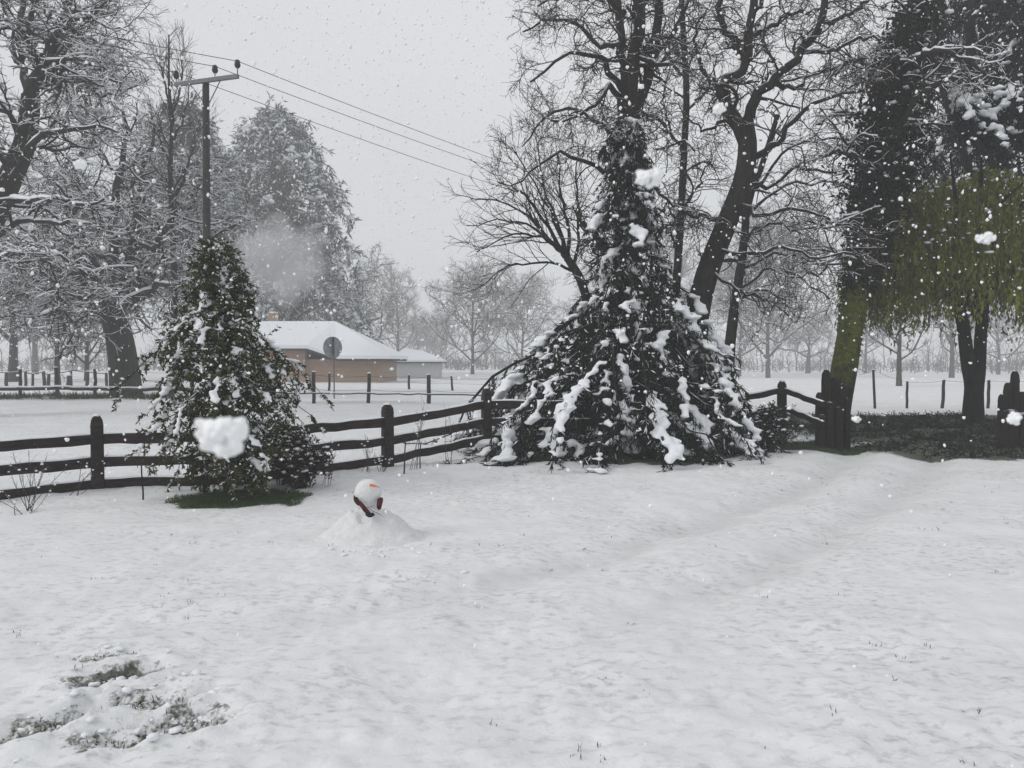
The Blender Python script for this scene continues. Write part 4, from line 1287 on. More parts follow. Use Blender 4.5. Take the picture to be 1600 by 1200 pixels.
def rail_fence(name, label, posts, wd=.20, rh=.185, th=.06, group=None, mat='fence_timber', snow=True, front=.11):
    """posts: (px, depth, post top z, [rail centre z], has post)"""
    x0 = PX(posts[0][0], posts[0][1])
    root = empty(name, (x0, posts[0][1], gz(x0, posts[0][1])), label, 'fence', group)
    for i, (px, d_, zt, rz_, hp) in enumerate(posts):
        x = PX(px, d_)
        nxt = posts[min(i + 1, len(posts) - 1)]; prv = posts[max(i - 1, 0)]
        ang = math.atan2(nxt[1] - prv[1], PX(nxt[0], nxt[1]) - PX(prv[0], prv[1]))
        if hp:
            po = post_mesh(x, d_, gz(x, d_), zt, wd, ang, RGF).build('post', mat, root, smooth=False)
            cp = MB()
            cp.lumps(np.array([[x, d_, zt + .006]]), np.array([[wd * .30, wd * .30, .03]]), RGF, .15, hi=True)
            cp.build('snow_cap', 'snow', po)
        if i + 1 < len(posts):
            x2 = PX(nxt[0], nxt[1])
            dv = np.array([x2 - x, nxt[1] - d_]); dv /= np.linalg.norm(dv)
            ins = wd * .46 if hp else 0; ins2 = wd * .46 if nxt[4] else 0
            for k_, (za, zb) in enumerate(zip(rz_, nxt[3])):
                a = (x + dv[0] * ins, d_ + dv[1] * ins, za); c = (x2 - dv[0] * ins2, nxt[1] - dv[1] * ins2, zb)
                rm, pth, hh = rail_mesh(a, c, rh * RGF.uniform(.93, 1.05), th, RGF)
                ro = rm.build('rail', mat, root, smooth=False)
                if snow:
                    snow_strip(pth, hh, th, RGF).build('rail_snow', 'snow', ro)
    return root
rail_fence('rail_fence', 'dark brown three-rail wooden fence running behind the small evergreen to the conifer', [
    (-165, 11.1, 1.20, [.83, .44, .05], True), (150, 13.0, 1.23, [.84, .45, .07], True), (375, 13.35, 1.25, [.86, .48, .10], True),
    (605, 15.2, 1.30, [.95, .58, .20], True), (760, 16.9, 1.56, [1.20, .82, .44], True), (930, 17.0, 1.5, [1.18, .80, .42], True), (1010, 17.1, 1.45, [1.15, .78, .40], True)])
rail_fence('gate_wing_fence', 'short dark fence sloping down from the conifer to the gate pillar', [
    (1140, 18.8, 1.60, [1.18, .72], False), (1222, 19.2, 1.66, [1.42, .98], True), (1288, 18.2, 1.4, [1.13, .66], False)], wd=.23, rh=.15, th=.08, mat='gate_timber')

# gate pillars: bundles of upright rough timbers of unequal height
def pillar(name, label, px, d_, tops, seed):
    rg = np.random.default_rng(seed)
    x0 = PX(px, d_)
    root = empty(name, (x0, d_, gz(x0, d_)), label, 'gate post', 'timber gate pillars')
    for (ppx, top, wpx, dd) in tops:
        dz = d_ + dd
        x = PX(ppx, dz)
        zt = P(ppx, top, dz)[2]
        mb = post_mesh(x, dz, gz(x, dz), zt, wpx / FPX * dz, rg.uniform(-.3, .3), rg)
        mb.build('upright', 'gate_timber', root, smooth=False)
    return root
pillar('gate_pillar', 'dark bundle of rough upright timbers at the foot of the mossy tree', 1300, 18.6,
       [(1291, 578, 11, .15), (1303, 590, 11, .25), (1316, 600, 10, .2), (1281, 613, 10, 0), (1296, 628, 12, -.2), (1311, 636, 12, -.15), (1285, 648, 10, -.25), (1324, 622, 9, .1)], 511)
pillar('gate_pillar', 'dark stepped bundle of upright timbers at the right edge', 1585, 18.6,
       [(1586, 580, 11, .1), (1575, 598, 10, .05), (1567, 616, 10, 0), (1598, 612, 10, .1), (1580, 640, 18, -.2), (1600, 645, 18, -.2)], 512)

# ------------------------------------------------------------------ field fences
def wire_fence(name, label, posts, wires, r=.055, rails=(), mat='old_post'):
    rg = np.random.default_rng(int(posts[0][0]) + 900)
    p0 = on_ground(posts[0][0], posts[0][1])
    root = empty(name, p0, label, 'fence', 'field fences')
    pts = []
    for (px, d_, top, tilt) in posts:
        b_ = on_ground(px, d_)
        zt = P(px, top, d_)[2]
        k = np.linspace(0, 1, 6)
        path = b_ + np.stack([tilt * k, 0 * k, (zt - b_[2] + .2) * k - .2], 1) + rg.normal(0, .008, (6, 3))
        rr = r * rg.uniform(.85, 1.2)
        mb = MB()
        mb.tubes(path[None], np.array([[rr * 1.05, rr, rr, rr * .98, rr * .95, rr * .9]]), 8)
        n_ = mb.n
        v = path[-1] + np.array([0, 0, .015])
        mb.add(np.concatenate([mb.v[0].reshape(6, 8, 3)[-1], v[None]]), None, [[i, (i + 1) % 8, 8] for i in range(8)])
        po = mb.build('post', mat, root)
        c = MB(); c.lumps(path[-1][None] + np.array([0, 0, .02]), np.array([[rr, rr, .035]]), rg, .2, hi=True)
        c.build('snow_cap', 'snow', po)
        pts.append((path[0] + np.array([0, 0, .2]), path[-1]))
    for f in wires:
        for (a0, a1), (c0, c1) in zip(pts[:-1], pts[1:]):
            p = np.stack([(a0 * (1 - f) + a1 * f) * (1 - u) + (c0 * (1 - f) + c1 * f) * u + np.array([0, -r * 1.02, -.05 * math.sin(u * math.pi)]) for u in np.linspace(0, 1, 7)])
            mb = MB(); mb.tubes(p[None], np.full((1, 7), .007), 4)
            mb.build('wire', 'wire', root)
    for f, rr in rails:
        for (a0, a1), (c0, c1) in zip(pts[:-1], pts[1:]):
            p = np.stack([(a0 * (1 - f) + a1 * f) * (1 - u) + (c0 * (1 - f) + c1 * f) * u + np.array([0, -r - rr, rg.normal(0, .012)]) for u in np.linspace(0, 1, 7)])
            mb = MB(); mb.tubes(p[None], np.full((1, 7), rr), 7)
            ro = mb.build('rail', mat, root)
            sm = MB(); q_ = p.copy(); q_[:, 2] += rr * .75; sm.tubes(q_[None], np.full((1, 7), rr * .7), 6)
            sm.build('rail_snow', 'snow', ro)
    return root
wire_fence('field_fence', 'post and wire fence in the field left of the lone tree, nearer row', [(385, 30.5, 577, 0), (490, 31, 581, 0), (575, 31, 583, .05), (670, 31, 586, 0), (770, 31.5, 588, .02), (880, 32, 588, .02)], (.45, .9), .075, ((.32, .03),))
wire_fence('field_fence', 'farther row of thin posts in front of the tan house wall', [(430, 44, 580, 0), (514, 44, 583, .03), (639, 45, 586, 0), (708, 44, 588, -.12), (800, 45, 588, .05)], (.5, .9), .06)
wire_fence('field_fence', 'post and log fence in front of the thick dark trunk', [(-60, 35.5, 574, 0), (31, 35.8, 577, .02), (89, 35.8, 574, -.02), (148, 35.8, 576, 0), (215, 35.8, 580, 0), (300, 35.8, 580, 0)], (.65, .97), .085, ((.30, .09),))
wire_fence('field_fence', 'farther row of uneven posts behind the log fence at the far left', [(-20, 52, 580, 0), (9, 52, 581, .05), (40, 52, 580, 0), (51, 52.4, 584, 0), (70, 52, 580, -.1), (75, 52.3, 584, .05), (105, 52, 579, .15), (111, 52.4, 577, 0), (135, 52, 580, .1), (166, 52, 583, 0)], (.6, .95), .10, ((.95, .03),))
wire_fence('field_fence', 'thin post and wire fence in the field beneath the weeping tree', [(1310, 33, 590, 0), (1368, 33, 578, -.1), (1418, 33, 596, 0), (1473, 33, 594, .06), (1545, 33, 594, 0), (1620, 33, 594, 0), (1700, 33, 594, 0)], (.98,), .06)

# ------------------------------------------------------------------ utility pole and wires
d = 24.0
pb = on_ground(324, d)
root = empty('utility_pole', pb, 'weathered wooden utility pole with crossarm rising behind the small evergreen', 'utility pole')
pt = P(321.5, 124, d)
k = np.linspace(0, 1, 12)[:, None]
mb = MB()
path = (pb - np.array([0, 0, .2])) * (1 - k) + pt * k
mb.tubes(path[None], (.138 - .035 * k[:, 0])[None], 14)
top = mb.v[0].reshape(12, 14, 3)[-1]
mb.add(np.concatenate([top, top.mean(0)[None] + np.array([[0, 0, .02]])]), None, [[i, (i + 1) % 14, 14] for i in range(14)])
mb.build('pole', 'pole_timber', root)
cl, crt = P(277.5, 135.5, d + .35), P(375.5, 122.5, d - .35)
cl[1] -= .18; crt[1] -= .18
mb = MB()
dv = norm(crt - cl); up = np.array([0, 0, 1.0]); sd = norm(np.cross(dv, up)); up = np.cross(sd, dv)
v = []
for e in (cl, crt):
    for a, b_ in ((-.05, -.06), (.05, -.06), (.05, .06), (-.05, .06)):
        v.append(e + sd * a + up * b_)
mb.add(np.array(v), [[3, 2, 1, 0], [4, 5, 6, 7], [0, 1, 5, 4], [1, 2, 6, 5], [2, 3, 7, 6], [3, 0, 4, 7]])
arm = mb.build('crossarm', 'steel', root, smooth=False)
sm = MB(); q_ = np.linspace(0, 1, 10)[:, None]; pp = (cl + (crt - cl) * q_) + np.array([0, 0, .065]); sm.tubes(pp[None], np.full((1, 10), .028) * np.random.default_rng(1).uniform(.4, 1.1, (1, 10)), 6)
sm.build('arm_snow', 'snow', arm)
for f, pl in ((.24, (316.5, 157)), (.73, (327, 161))):
    a = cl + (crt - cl) * f + np.array([0, -.02, -.05]); e = P(pl[0], pl[1], d - .15)
    mb = MB(); mb.tubes(np.stack([a, e])[None], np.full((1, 2), .018), 6)
    mb.build('brace', 'steel', root)
tips = []
for px, py, f in ((277.5, 125.5, .02), (340, 117, .64), (375, 109, .99)):
    a = cl + (crt - cl) * f
    zt = P(px, py, a[1] / math.cos(0))[2]
    a = a + np.array([0, 0, .06])
    h_ = max(.16, zt - a[2])
    pr = [(0, -.02), (.016, 0), (.016, h_ - .05), (.05, h_ - .05), (.085, h_ + .0), (.095, h_ + .05), (.085, h_ + .09), (.075, h_ + .11), (.085, h_ + .14), (.055, h_ + .19), (.0, h_ + .20)]
    mb = MB(); mb.lathe(pr[:4], 8, a)
    mb.build('pin', 'steel', root)
    mb = MB(); mb.lathe(pr[3:], 12, a)
    mb.build('insulator', 'porcelain', root)
    tips.append(a + np.array([0, 0, h_ + .16]))
wlab = ['lowest overhead wire crossing the grey sky', 'middle overhead wire crossing the grey sky', 'topmost overhead wire crossing the grey sky']
ends_r = [P(1290, 429, 60), P(1305, 412, 60), P(1320, 411, 60)]
for i, tp_ in enumerate(tips):
    lft = [P(-60, 38, 19.4), P(-60, -6, 19.2), P(-60, -20, 19.0)][i]
    lft = tp_ + (lft - tp_) * 2.2
    u = np.linspace(0, 1, 40)[:, None]
    seg1 = lft * (1 - u) + tp_ * u - np.array([0, 0, .35]) * 4 * u * (1 - u)
    seg2 = tp_ * (1 - u) + ends_r[i] * u - np.array([0, 0, .75]) * 4 * u * (1 - u)
    pth = np.concatenate([seg1, seg2[1:]])
    mb = MB(); mb.tubes(pth[None], np.full((1, len(pth)), .011), 5)
    o = mb.build('power_line', 'wire', origin=tuple(tp_))
    tag(o, wlab[i], 'wire', 'overhead wires')

# ------------------------------------------------------------------ tan house, shed, smoke
dH = 62.0
hb = on_ground(500, dH)
root = empty('house', hb, 'low tan brick house under a thick snowy hipped roof', 'house')
g0 = hb[2]
def HX(px, dd=dH):
    return PX(px, dd)
z_e1, z_e2, z_r = P(0, 562, dH)[2], P(0, 546, dH)[2], P(0, 508, dH + 4)[2]
mb = MB()
mb.box(((HX(395) + HX(596)) / 2, dH + 4.2, (g0 - .3 + z_e1) / 2 + .05), (HX(596) - HX(395), 8.0, z_e1 - g0 + .25))
mb.build('wall', 'tan_brick', root, smooth=False)
mb = MB()
mb.box(((HX(385) + HX(478)) / 2, dH + 2.9, (g0 - .3 + z_e2) / 2), (HX(478) - HX(385), 6.2, z_e2 - g0 + .22))
mb.build('front_wing', 'tan_brick', root, smooth=False)
def roof_mesh(dz, grow):
    A = [HX(378) - grow, dH - .75 - grow, z_e2 + dz]; B = [HX(484), dH - .75 - grow, z_e2 + dz]; C = [HX(531), dH - .62 - grow, z_e1 + dz]; D = [HX(612) + grow, dH - .62 - grow, z_e1 + dz]
    E = [HX(378, dH + 4) - grow, dH + 4, z_r + dz]; F_ = [HX(524, dH + 4), dH + 4, z_r + dz]; G_ = [HX(612) + grow, dH + 9 + grow, z_e1 + dz]; H_ = [HX(378) - grow, dH + 9 + grow, z_e1 + dz]
    return np.array([A, B, C, D, E, F_, G_, H_])
def roof_build(dz0, dz1, grow, name, mat, par):
    lo, hi = roof_mesh(dz0, grow), roof_mesh(dz1, grow)
    mb = MB()
    v = np.concatenate([lo, hi])
    T = [[0, 1, 4], [1, 5, 4], [1, 2, 5], [2, 3, 5], [3, 6, 5]]
    Q = [[5, 6, 7, 4]]
    tt = [[a + 8 for a in t_] for t_ in T] + [t_[::-1] for t_ in T]
    qq = [[a + 8 for a in q_] for q_ in Q] + [q_[::-1] for q_ in Q]
    for a, b_ in ((0, 1), (1, 2), (2, 3), (3, 6), (6, 7), (7, 4), (4, 0)):
        qq.append([a, b_, b_ + 8, a + 8])
    mb.add(v, qq, tt)
    return mb.build(name, mat, par, smooth=False)
rf = roof_build(-.12, .06, 0, 'roof', 'soffit', root)
roof_build(.064, .34, .10, 'roof_snow', 'snow', rf)
# chimney
mb = MB(); mb.box((HX(428, dH + 5), dH + 5, z_r + .35), (.7, .7, 1.5)); ch = mb.build('chimney', 'tan_brick', rf, smooth=False)
mb = MB(); mb.lumps(np.array([[HX(428, dH + 5), dH + 5, z_r + 1.10]]), np.array([[.42, .42, .12]]), RGF, .1, hi=True); mb.build('chimney_snow', 'snow', ch)
# dark window openings on the long wall, mostly veiled by the falling snow
for px in (437,):
    mb = MB(); mb.box((HX(px), dH - .22, g0 + 1.35), (1.1, .06, .9)); wn = mb.build('window', 'soffit', root, smooth=False)

db = on_ground(650, 86)
root = empty('shed', db, 'small grey shed with snowy gable roof beyond the tan house', 'shed')
x0, x1 = PX(606, 86), PX(690, 86)
ze, zr = P(0, 566, 86)[2], P(0, 547, 88)[2]
mb = MB(); mb.box(((x0 + x1) / 2, 88.5, (db[2] - .3 + ze) / 2), (x1 - x0 - .8, 4.6, ze - db[2] + .3)); mb.build('wall', 'grey_render', root, smooth=False)
def shed_roof(dz0, dz1, g, name, mat, par):
    mb = MB()
    xm = x0 + 1.6
    v = []
    for dz in (dz0, dz1):
        v += [[x0 - g, 85.9 - g, ze + dz], [x1 + g, 85.9 - g, ze + dz], [x1 + g, 91.2 + g, ze + dz], [x0 - g, 91.2 + g, ze + dz], [xm, 88.5, zr + dz], [x1 - 2.4, 88.5, zr + dz - .35]]
    f = [[0, 1, 5, 4], [2, 3, 4, 5]]
    qq = [[a + 6 for a in q_] for q_ in f] + [q_[::-1] for q_ in f] + [[0, 1, 7, 6], [1, 2, 8, 7], [2, 3, 9, 8], [3, 0, 6, 9]]
    tt = [[1 + 6, 2 + 6, 5 + 6], [3 + 6, 0 + 6, 4 + 6], [5, 2, 1], [4, 0, 3]]
    mb.add(np.array(v), qq, tt)
    return mb.build(name, mat, par, smooth=False)
r_ = shed_roof(-.1, .05, 0, 'roof', 'soffit', root)
shed_roof(.054, .26, .08, 'roof_snow', 'snow', r_)

# round sign seen from behind on a thin post
dS = 34.0
sb = on_ground(522, dS)
root = empty('round_sign', sb, 'round grey sign seen from behind on a thin post before the house', 'sign')
c = P(521, 543, dS)
mb = MB(); mb.tubes(np.stack([sb - [0, 0, .2], np.array([sb[0], sb[1], c[2] + .30])])[None], np.full((1, 2), .03), 8)
mb.build('pole', 'steel', root)
ang = R(48)                        # the disc is turned, so it shows as an upright ellipse
ax = np.array([math.cos(ang), math.sin(ang), 0]); nn = np.array([-math.sin(ang), math.cos(ang), 0])
a = np.linspace(0, 2 * math.pi, 40, endpoint=False)
rad = .48
mb = MB()
rings = [(0, -.0), (rad * .96, -.0), (rad, -.03), (rad, .03), (rad * .96, .012), (0, .012)]
v = []
cc = c + nn * .06
for r__, o__ in rings:
    v.append(cc + ax[None] * (np.cos(a) * r__)[:, None] + np.array([[0, 0, 1.0]]) * (np.sin(a) * r__)[:, None] + nn[None] * o__)
v = np.concatenate(v)
q = [[k * 40 + s, k * 40 + (s + 1) % 40, (k + 1) * 40 + (s + 1) % 40, (k + 1) * 40 + s] for k in range(5) for s in range(40)]
mb.add(v, q)
mb.build('disc', 'sign_back', root, smooth=False)
mb = MB(); mb.box(c - nn * .005 + np.array([0, 0, .05]), (.05, .05, .75), ang); mb.build('bracket', 'scarf_dark', root, smooth=False)

# ------------------------------------------------------------------ snowman
dM = 9.4
sb = on_ground(580, 9.4)
root = empty('snowman', sb, 'small snowman with carrot nose and dark red scarf on the lawn', 'snowman')
rg = np.random.default_rng(600)
def snowball(c, r, name, seed, sub=None):
    v0, f0 = ICO3
    c = np.asarray(c)
    n1 = fbm(v0[:, 0] * 2.2 + v0[:, 2] * 1.3 + seed, v0[:, 1] * 2.2 - v0[:, 2] * 1.7, seed, 4)
    v = v0 * (1 + .07 * n1)[:, None] * np.asarray(r) + c
    mb = MB(); mb.add(v, None, f0)
    return mb.build(name, 'packed_snow', root)
hd = P(575, 770, dM)
rr_ = np.linspace(0, 1, 40)
S_ = 72
aa_ = np.linspace(0, 2 * math.pi, S_, endpoint=False)
bx_ = (.72 * rr_[:, None] * np.cos(aa_)[None]); by_ = (.58 * rr_[:, None] * np.sin(aa_)[None])
gxx, gyy = sb[0] + bx_ - .02, sb[1] + by_
zg = ground_fields(gxx, gyy)[0]
prof_b = np.interp(rr_, [0, .2, .35, .48, .6, .72, .86, 1], [.38, .37, .33, .26, .17, .09, .03, -.03])
zb = zg * (1 - np.exp(-(rr_ / .35) ** 2))[:, None] + sb[2] * np.exp(-(rr_ / .35) ** 2)[:, None] + prof_b[:, None] * (1 + .30 * fbm(bx_ * 4, by_ * 4, 77, 3)) + .03 * fbm(bx_ * 14, by_ * 14, 78, 3)
sh_ = np.interp(rr_, [0, .3, .5], [1, .6, 0])[:, None]
vb = np.stack([gxx + (hd[0] - sb[0]) * sh_, gyy, zb], -1).reshape(-1, 3)
kq, sq = np.meshgrid(np.arange(39), np.arange(S_), indexing='ij')
mb = MB(); mb.add(vb, np.stack([kq * S_ + sq, (kq + 1) * S_ + sq, (kq + 1) * S_ + (sq + 1) % S_, kq * S_ + (sq + 1) % S_], -1).reshape(-1, 4))
mb.build('body', 'packed_snow', root)
snowball((hd[0], hd[1], hd[2]), (.160, .155, .170), 'head', 5)
nz0 = P(579, 758, dM - .15)
nz1 = P(592.5, 761.5, dM - .25)
u = np.linspace(0, 1, 8)[:, None]
mb = MB(); mb.tubes((nz0 * (1 - u) + nz1 * u + np.array([0, 0, .004]) * np.sin(u * 3))[None], (.019 * (1 - .8 * u[:, 0]) * (1 + .1 * rg.uniform(-1, 1, 8)))[None], 9)
mb.build('carrot_nose', 'carrot', root)
sc1 = catmull([P(555, 776, dM - .02), P(557, 783, dM - .14), P(565, 789, dM - .20), P(572, 798, dM - .22), P(579, 805, dM - .24)], 14)
mb = MB(); mb.tubes(sc1[None], (np.array([.022, .024, .026, .024, .026, .028, .026, .026, .026, .028, .028, .026, .024, .02]))[None], 8)
scf = mb.build('scarf', 'scarf', root)
sc2 = catmull([P(596, 779, dM - .02), P(593, 786, dM - .13), P(592, 796, dM - .17)], 8)
mb = MB(); mb.tubes(sc2[None], np.array([[.018, .03, .036, .036, .036, .034, .03, .016]]), 8); mb.build('scarf_end', 'scarf', scf)
sc3 = catmull([P(556, 779, dM - .10), P(557, 783, dM - .14), P(561, 787, dM - .18)], 6)
mb = MB(); mb.tubes(sc3[None], np.full((1, 6), .027), 8); mb.build('scarf_fold', 'scarf_dark', scf)
sc4 = catmull([P(573, 803, dM - .26), P(578, 806, dM - .30), P(584, 803, dM - .28)], 6)
mb = MB(); mb.tubes(sc4[None], np.full((1, 6), .022), 8); mb.build('scarf_knot', 'scarf_dark', scf)
tw = catmull([P(579, 795, dM - .24), P(587, 800, dM - .30), P(596, 804.5, dM - .33)], 6)
mb = MB(); mb.tubes(tw[None], np.linspace(.009, .005, 6)[None], 6); mb.build('twig', 'bark_grey', root)

# ------------------------------------------------------------------ shrub, stakes, weeds
def shrub(name, label, c, w_, h_, seed, leaf, nst=30, snow=120, leafn=9):
    rg = np.random.default_rng(seed)
    root = empty(name, c, label, 'shrub')
    st, fo, sn = MB(), MB(), MB()
    a = rg.uniform(0, 2 * math.pi, nst); rr = rg.uniform(.15, 1, nst)
    tips_ = c + np.stack([np.cos(a) * rr * w_, np.sin(a) * rr * w_ * .7, h_ * (1.05 - .5 * rr) * rg.uniform(.7, 1.1, nst)], 1)
    b_ = c + rg.normal(0, .08, (nst, 3)) * [1, 1, 0] - [0, 0, .04]
    p = np.stack([catmull([b_[i], (b_[i] * .5 + tips_[i] * .5) + [0, 0, h_ * .16], tips_[i]], 7) for i in range(nst)])
    r_ = np.linspace(.013, .005, 7)[None].repeat(nst, 0)
    st.tubes(p, r_, 4)
    p1, r1_ = children(p, r_, 9, .2, 1, .34 * h_, .5, .9, 5, .22, -.02, rg, .6, .0035)
    st.tubes(p1, r1_, 3)
    B = p1[:, 1:].reshape(-1, 3).repeat(leafn // 3, 0)
    B = B + rg.normal(0, .02, B.shape)
    fo.blades(B, rg.normal(0, 1, B.shape), rg.uniform(.04, .09, len(B)), rg.uniform(.018, .035, len(B)), rg)
    sel = rg.integers(0, len(p1), snow)
    s_ = rg.uniform(.015, .045, snow)
    sn.lumps(p1[sel, 3] + [0, 0, .015], np.stack([s_ * 1.5, s_, s_ * .6], 1), rg, .35)
    st.build('stems', 'twig', root); fo.build('foliage', leaf, root, smooth=False); tag(sn.build('snow_cover', 'snow', root), kind='stuff')
    return root
shrub('shrub', 'low reddish-brown snow-flecked shrub beside the small evergreen', on_ground(468, 12.9), .52, .85, 701, 'shrub_leaves', 40, 200)
shrub('shrub', 'leafy green-tinged shrub between the evergreen and fence post', on_ground(448, 13.3), .42, 1.10, 702, 'needles_olive', 34, 200)
shrub('shrub', 'low dark snow-capped bush against the sloping gate fence', on_ground(1200, 17.6), .85, 1.05, 703, 'undergrowth', 60, 200)

def stake(label, px, d_, top_py, r=.012, tilt=0.0, mat='old_post', name='stake'):
    b_ = on_ground(px, d_)
    zt = P(px, top_py, d_)[2]
    rg = np.random.default_rng(int(px))
    p = np.stack([b_ + np.array([tilt * u + .01 * math.sin(u * 5 + px), 0, (zt - b_[2] + .1) * u - .1]) for u in np.linspace(0, 1, 7)])
    mb = MB(); mb.tubes(p[None], np.linspace(r, r * .75, 7)[None], 7)
    top_ = mb.v[0].reshape(7, 7, 3)[-1]
    mb.add(np.concatenate([top_, top_.mean(0)[None]]), None, [[i, (i + 1) % 7, 7] for i in range(7)])
    o = mb.build(name, mat, origin=tuple(b_))
    tag(o, label, 'stake', 'thin garden stakes')
stake('thin metal rod standing in the snow left of the small evergreen', 220, 11.9, 728, .014, 0, 'scarf_dark')
stake('thin dark stake left of two between the middle fence posts', 629, 14.1, 690, .016, .06)
stake('thin dark stake right of two between the middle fence posts', 655, 14.9, 690, .014, .03)
stake('thin stake just right of the tallest fence post', 774, 15.9, 690, .015, -.03)
stake('thin stake at the left foot of the drooping conifer', 817, 15.9, 675, .014, .03)

def weed(label, px, d_, h_, n, seed, spread=.25, lean=0.0, mat='twig', fold=5, r=.006):
    rg = np.random.default_rng(seed)
    b_ = on_ground(px, d_)
    root = empty('dry_weed', b_, label, 'plant', 'dry weeds in the snow')
    base = b_ + rg.normal(0, .05, (n, 3)) * [1, 1, 0] - [0, 0, .03]
    tip = b_ + np.stack([rg.normal(lean, spread, n), rg.normal(0, spread * .6, n), h_ * rg.uniform(.6, 1.1, n)], 1)
    p = np.stack([catmull([base[i], base[i] * .5 + tip[i] * .5 + rg.normal(0, .03, 3), tip[i]], 7) for i in range(n)])
    rr = np.linspace(r, r * .5, 7)[None].repeat(n, 0)
    st, sn = MB(), MB()
    st.tubes(p, rr, 4)
    p1, r1_ = children(p, rr, fold, .45, 1, .22 * h_, .5, .6, 5, .15, .05, rg, .7, .003)
    st.tubes(p1, r1_, 3)
    ns = n * 4
    sel = rg.integers(0, len(p1), ns)
    s_ = rg.uniform(.008, .02, ns)
    sn.lumps(p1[sel, 3], np.stack([s_ * 1.4, s_, s_ * .8], 1), rg, .3)
    st.build('stems', mat, root); tag(sn.build('snow_cover', 'snow', root), kind='stuff')
weed('sprawling dry weed with snow tufts by the fence at the left edge', 42, 11.0, .85, 9, 711, .28)
weed('broken dark stem lying in the snow at the far left', 30, 10.7, .35, 4, 712, .3, .15)
weed('tall feathery dry stalks before the rails between the middle posts', 650, 14.7, 1.35, 5, 713, .10, .05)
weed('small snow-flecked twig clump left of the middle fence post', 571, 14.4, .65, 5, 714, .08)
weed('short twigs at the foot of the middle fence post', 598, 14.6, .42, 7, 715, .18, 0, 'shrub_leaves')
weed('dry twigs rising behind the tallest fence post', 702, 15.6, 1.2, 4, 716, .10)
weed('thin stalks right of the reddish shrub', 508, 13.0, .75, 5, 717, .12, .1)
weed('bare stalk in front of the left rail span', 112, 12.2, .65, 4, 718, .18, .25)

# little grass tips that pierce the snow, and turf in the worn patches: uncountable
mb = MB()
rg = np.random.default_rng(720)
gx_, gy_ = rg.uniform(-9, 12, 60000), 4.0 + rg.uniform(0, 1, 60000) ** 1.4 * 14
z_, ba_, tu_ = ground_fields(gx_, gy_)
dens = fbm(gx_ / 1.4, gy_ / 1.0, 81, 3)
keep = ((dens > .34) & (rg.uniform(0, 1, 60000) < .020)) | (rg.uniform(0, 1, 60000) < .0015)
gx1, gy1, z1_ = gx_[keep], gy_[keep], z_[keep]
n = len(gx1)
B = np.stack([gx1, gy1, z1_ - .012], 1).repeat(4, 0)
B[:, :2] += rg.normal(0, .025, (len(B), 2))
mb.blades(B, rg.normal(0, .4, B.shape) + [0, 0, 1], rg.uniform(.02, .055, len(B)), .007, rg)
pp = []
for (cx_, cy_, a_, bb_, an_, dep_) in PATCHES:
    m_ = int(140 * a_ * bb_ / .03)
    u_ = rg.normal(0, .45, m_) * a_; v_ = rg.normal(0, .45, m_) * bb_
    pp.append(np.stack([cx_ + u_ * math.cos(an_) - v_ * math.sin(an_), cy_ + u_ * math.sin(an_) + v_ * math.cos(an_)], 1))
pp = np.concatenate(pp)
zz_, ba2, _ = ground_fields(pp[:, 0], pp[:, 1])
kp = ba2 > .45
B = np.column_stack([pp[kp], zz_[kp] - .01])
mb.blades(B, rg.normal(0, .8, B.shape) + [0, 0, .7], rg.uniform(.02, .06, len(B)), .006, rg)
kc = rg.integers(0, len(pp), 240)
cp_ = pp[kc] + rg.normal(0, .10, (240, 2))
cz2 = ground_fields(cp_[:, 0], cp_[:, 1])[0]
s_ = .005 + .024 * rg.uniform(0, 1, 240) ** 2.5
cl_ = MB()
cl_.lumps(np.column_stack([cp_, cz2 + s_ * .1]), np.stack([s_ * 1.6, s_ * 1.1, s_ * .7], 1), rg, .3, hi=True)
tag(cl_.build('snow_crumbs', 'snow'), 'crumbs of kicked-up snow scattered over the trodden patches', 'snow', kind='stuff')
o = mb.build('grass', 'grass', smooth=False)
tag(o, 'short grass tips poking through the trodden snow', 'grass', kind='stuff')
mb = MB()
def turf_at(cx_, cy_, rx_, ry_, n_):
    a = rg.uniform(0, 2 * math.pi, n_); e = np.sqrt(rg.uniform(0, 1, n_))
    x = cx_ + np.cos(a) * e * rx_; y = cy_ + np.sin(a) * e * ry_
    z, b_, t_ = ground_fields(x, y)
    k = b_ > .5
    B = np.column_stack([x[k], y[k], z[k] - .01])
    mb.blades(B, rg.normal(0, .5, B.shape) + [0, 0, .9], rg.uniform(.03, .08, len(B)), .010, rg)
turf_at(PX(365, 12.0), 11.95, 1.2, 1.1, 7000)
turf_at(PX(850, 16.6), 16.3, 1.1, .8, 3500)
turf_at(7.6, 18.6, 1.7, 1.5, 6000)
o = mb.build('turf', 'grass_green', smooth=False)
tag(o, 'dark green turf left bare beneath the trees', 'grass', kind='stuff')

# dark low undergrowth beneath the trees on the right
mb = MB()
rg = np.random.default_rng(730)
n_ = 3400
x = rg.uniform(8.2, 17, n_); y = rg.uniform(16.0, 29, n_)
z, b_, t_ = ground_fields(x, y)
k = (b_ > .6) & (fbm(x / .8, y / .8, 93, 3) > -.25)
x, y, z = x[k], y[k], z[k]
hgt = .03 + .07 * np.clip(.5 + fbm(x / 1.6, y / 1.6, 91, 3), 0, 1) + .15 * np.exp(-((x - PX(1475, 27)) ** 2 + (y - 27) ** 2) / .5)
B0 = np.column_stack([x, y, z])
tips_ = B0 + np.column_stack([rg.normal(0, .18, len(x)), rg.normal(0, .18, len(x)), hgt * rg.uniform(.7, 1.3, len(x))])
st = np.stack([B0, B0 * .5 + tips_ * .5 + rg.normal(0, .03, B0.shape), tips_], 1)
mb.tubes(st, np.full((len(x), 3), .007), 3)
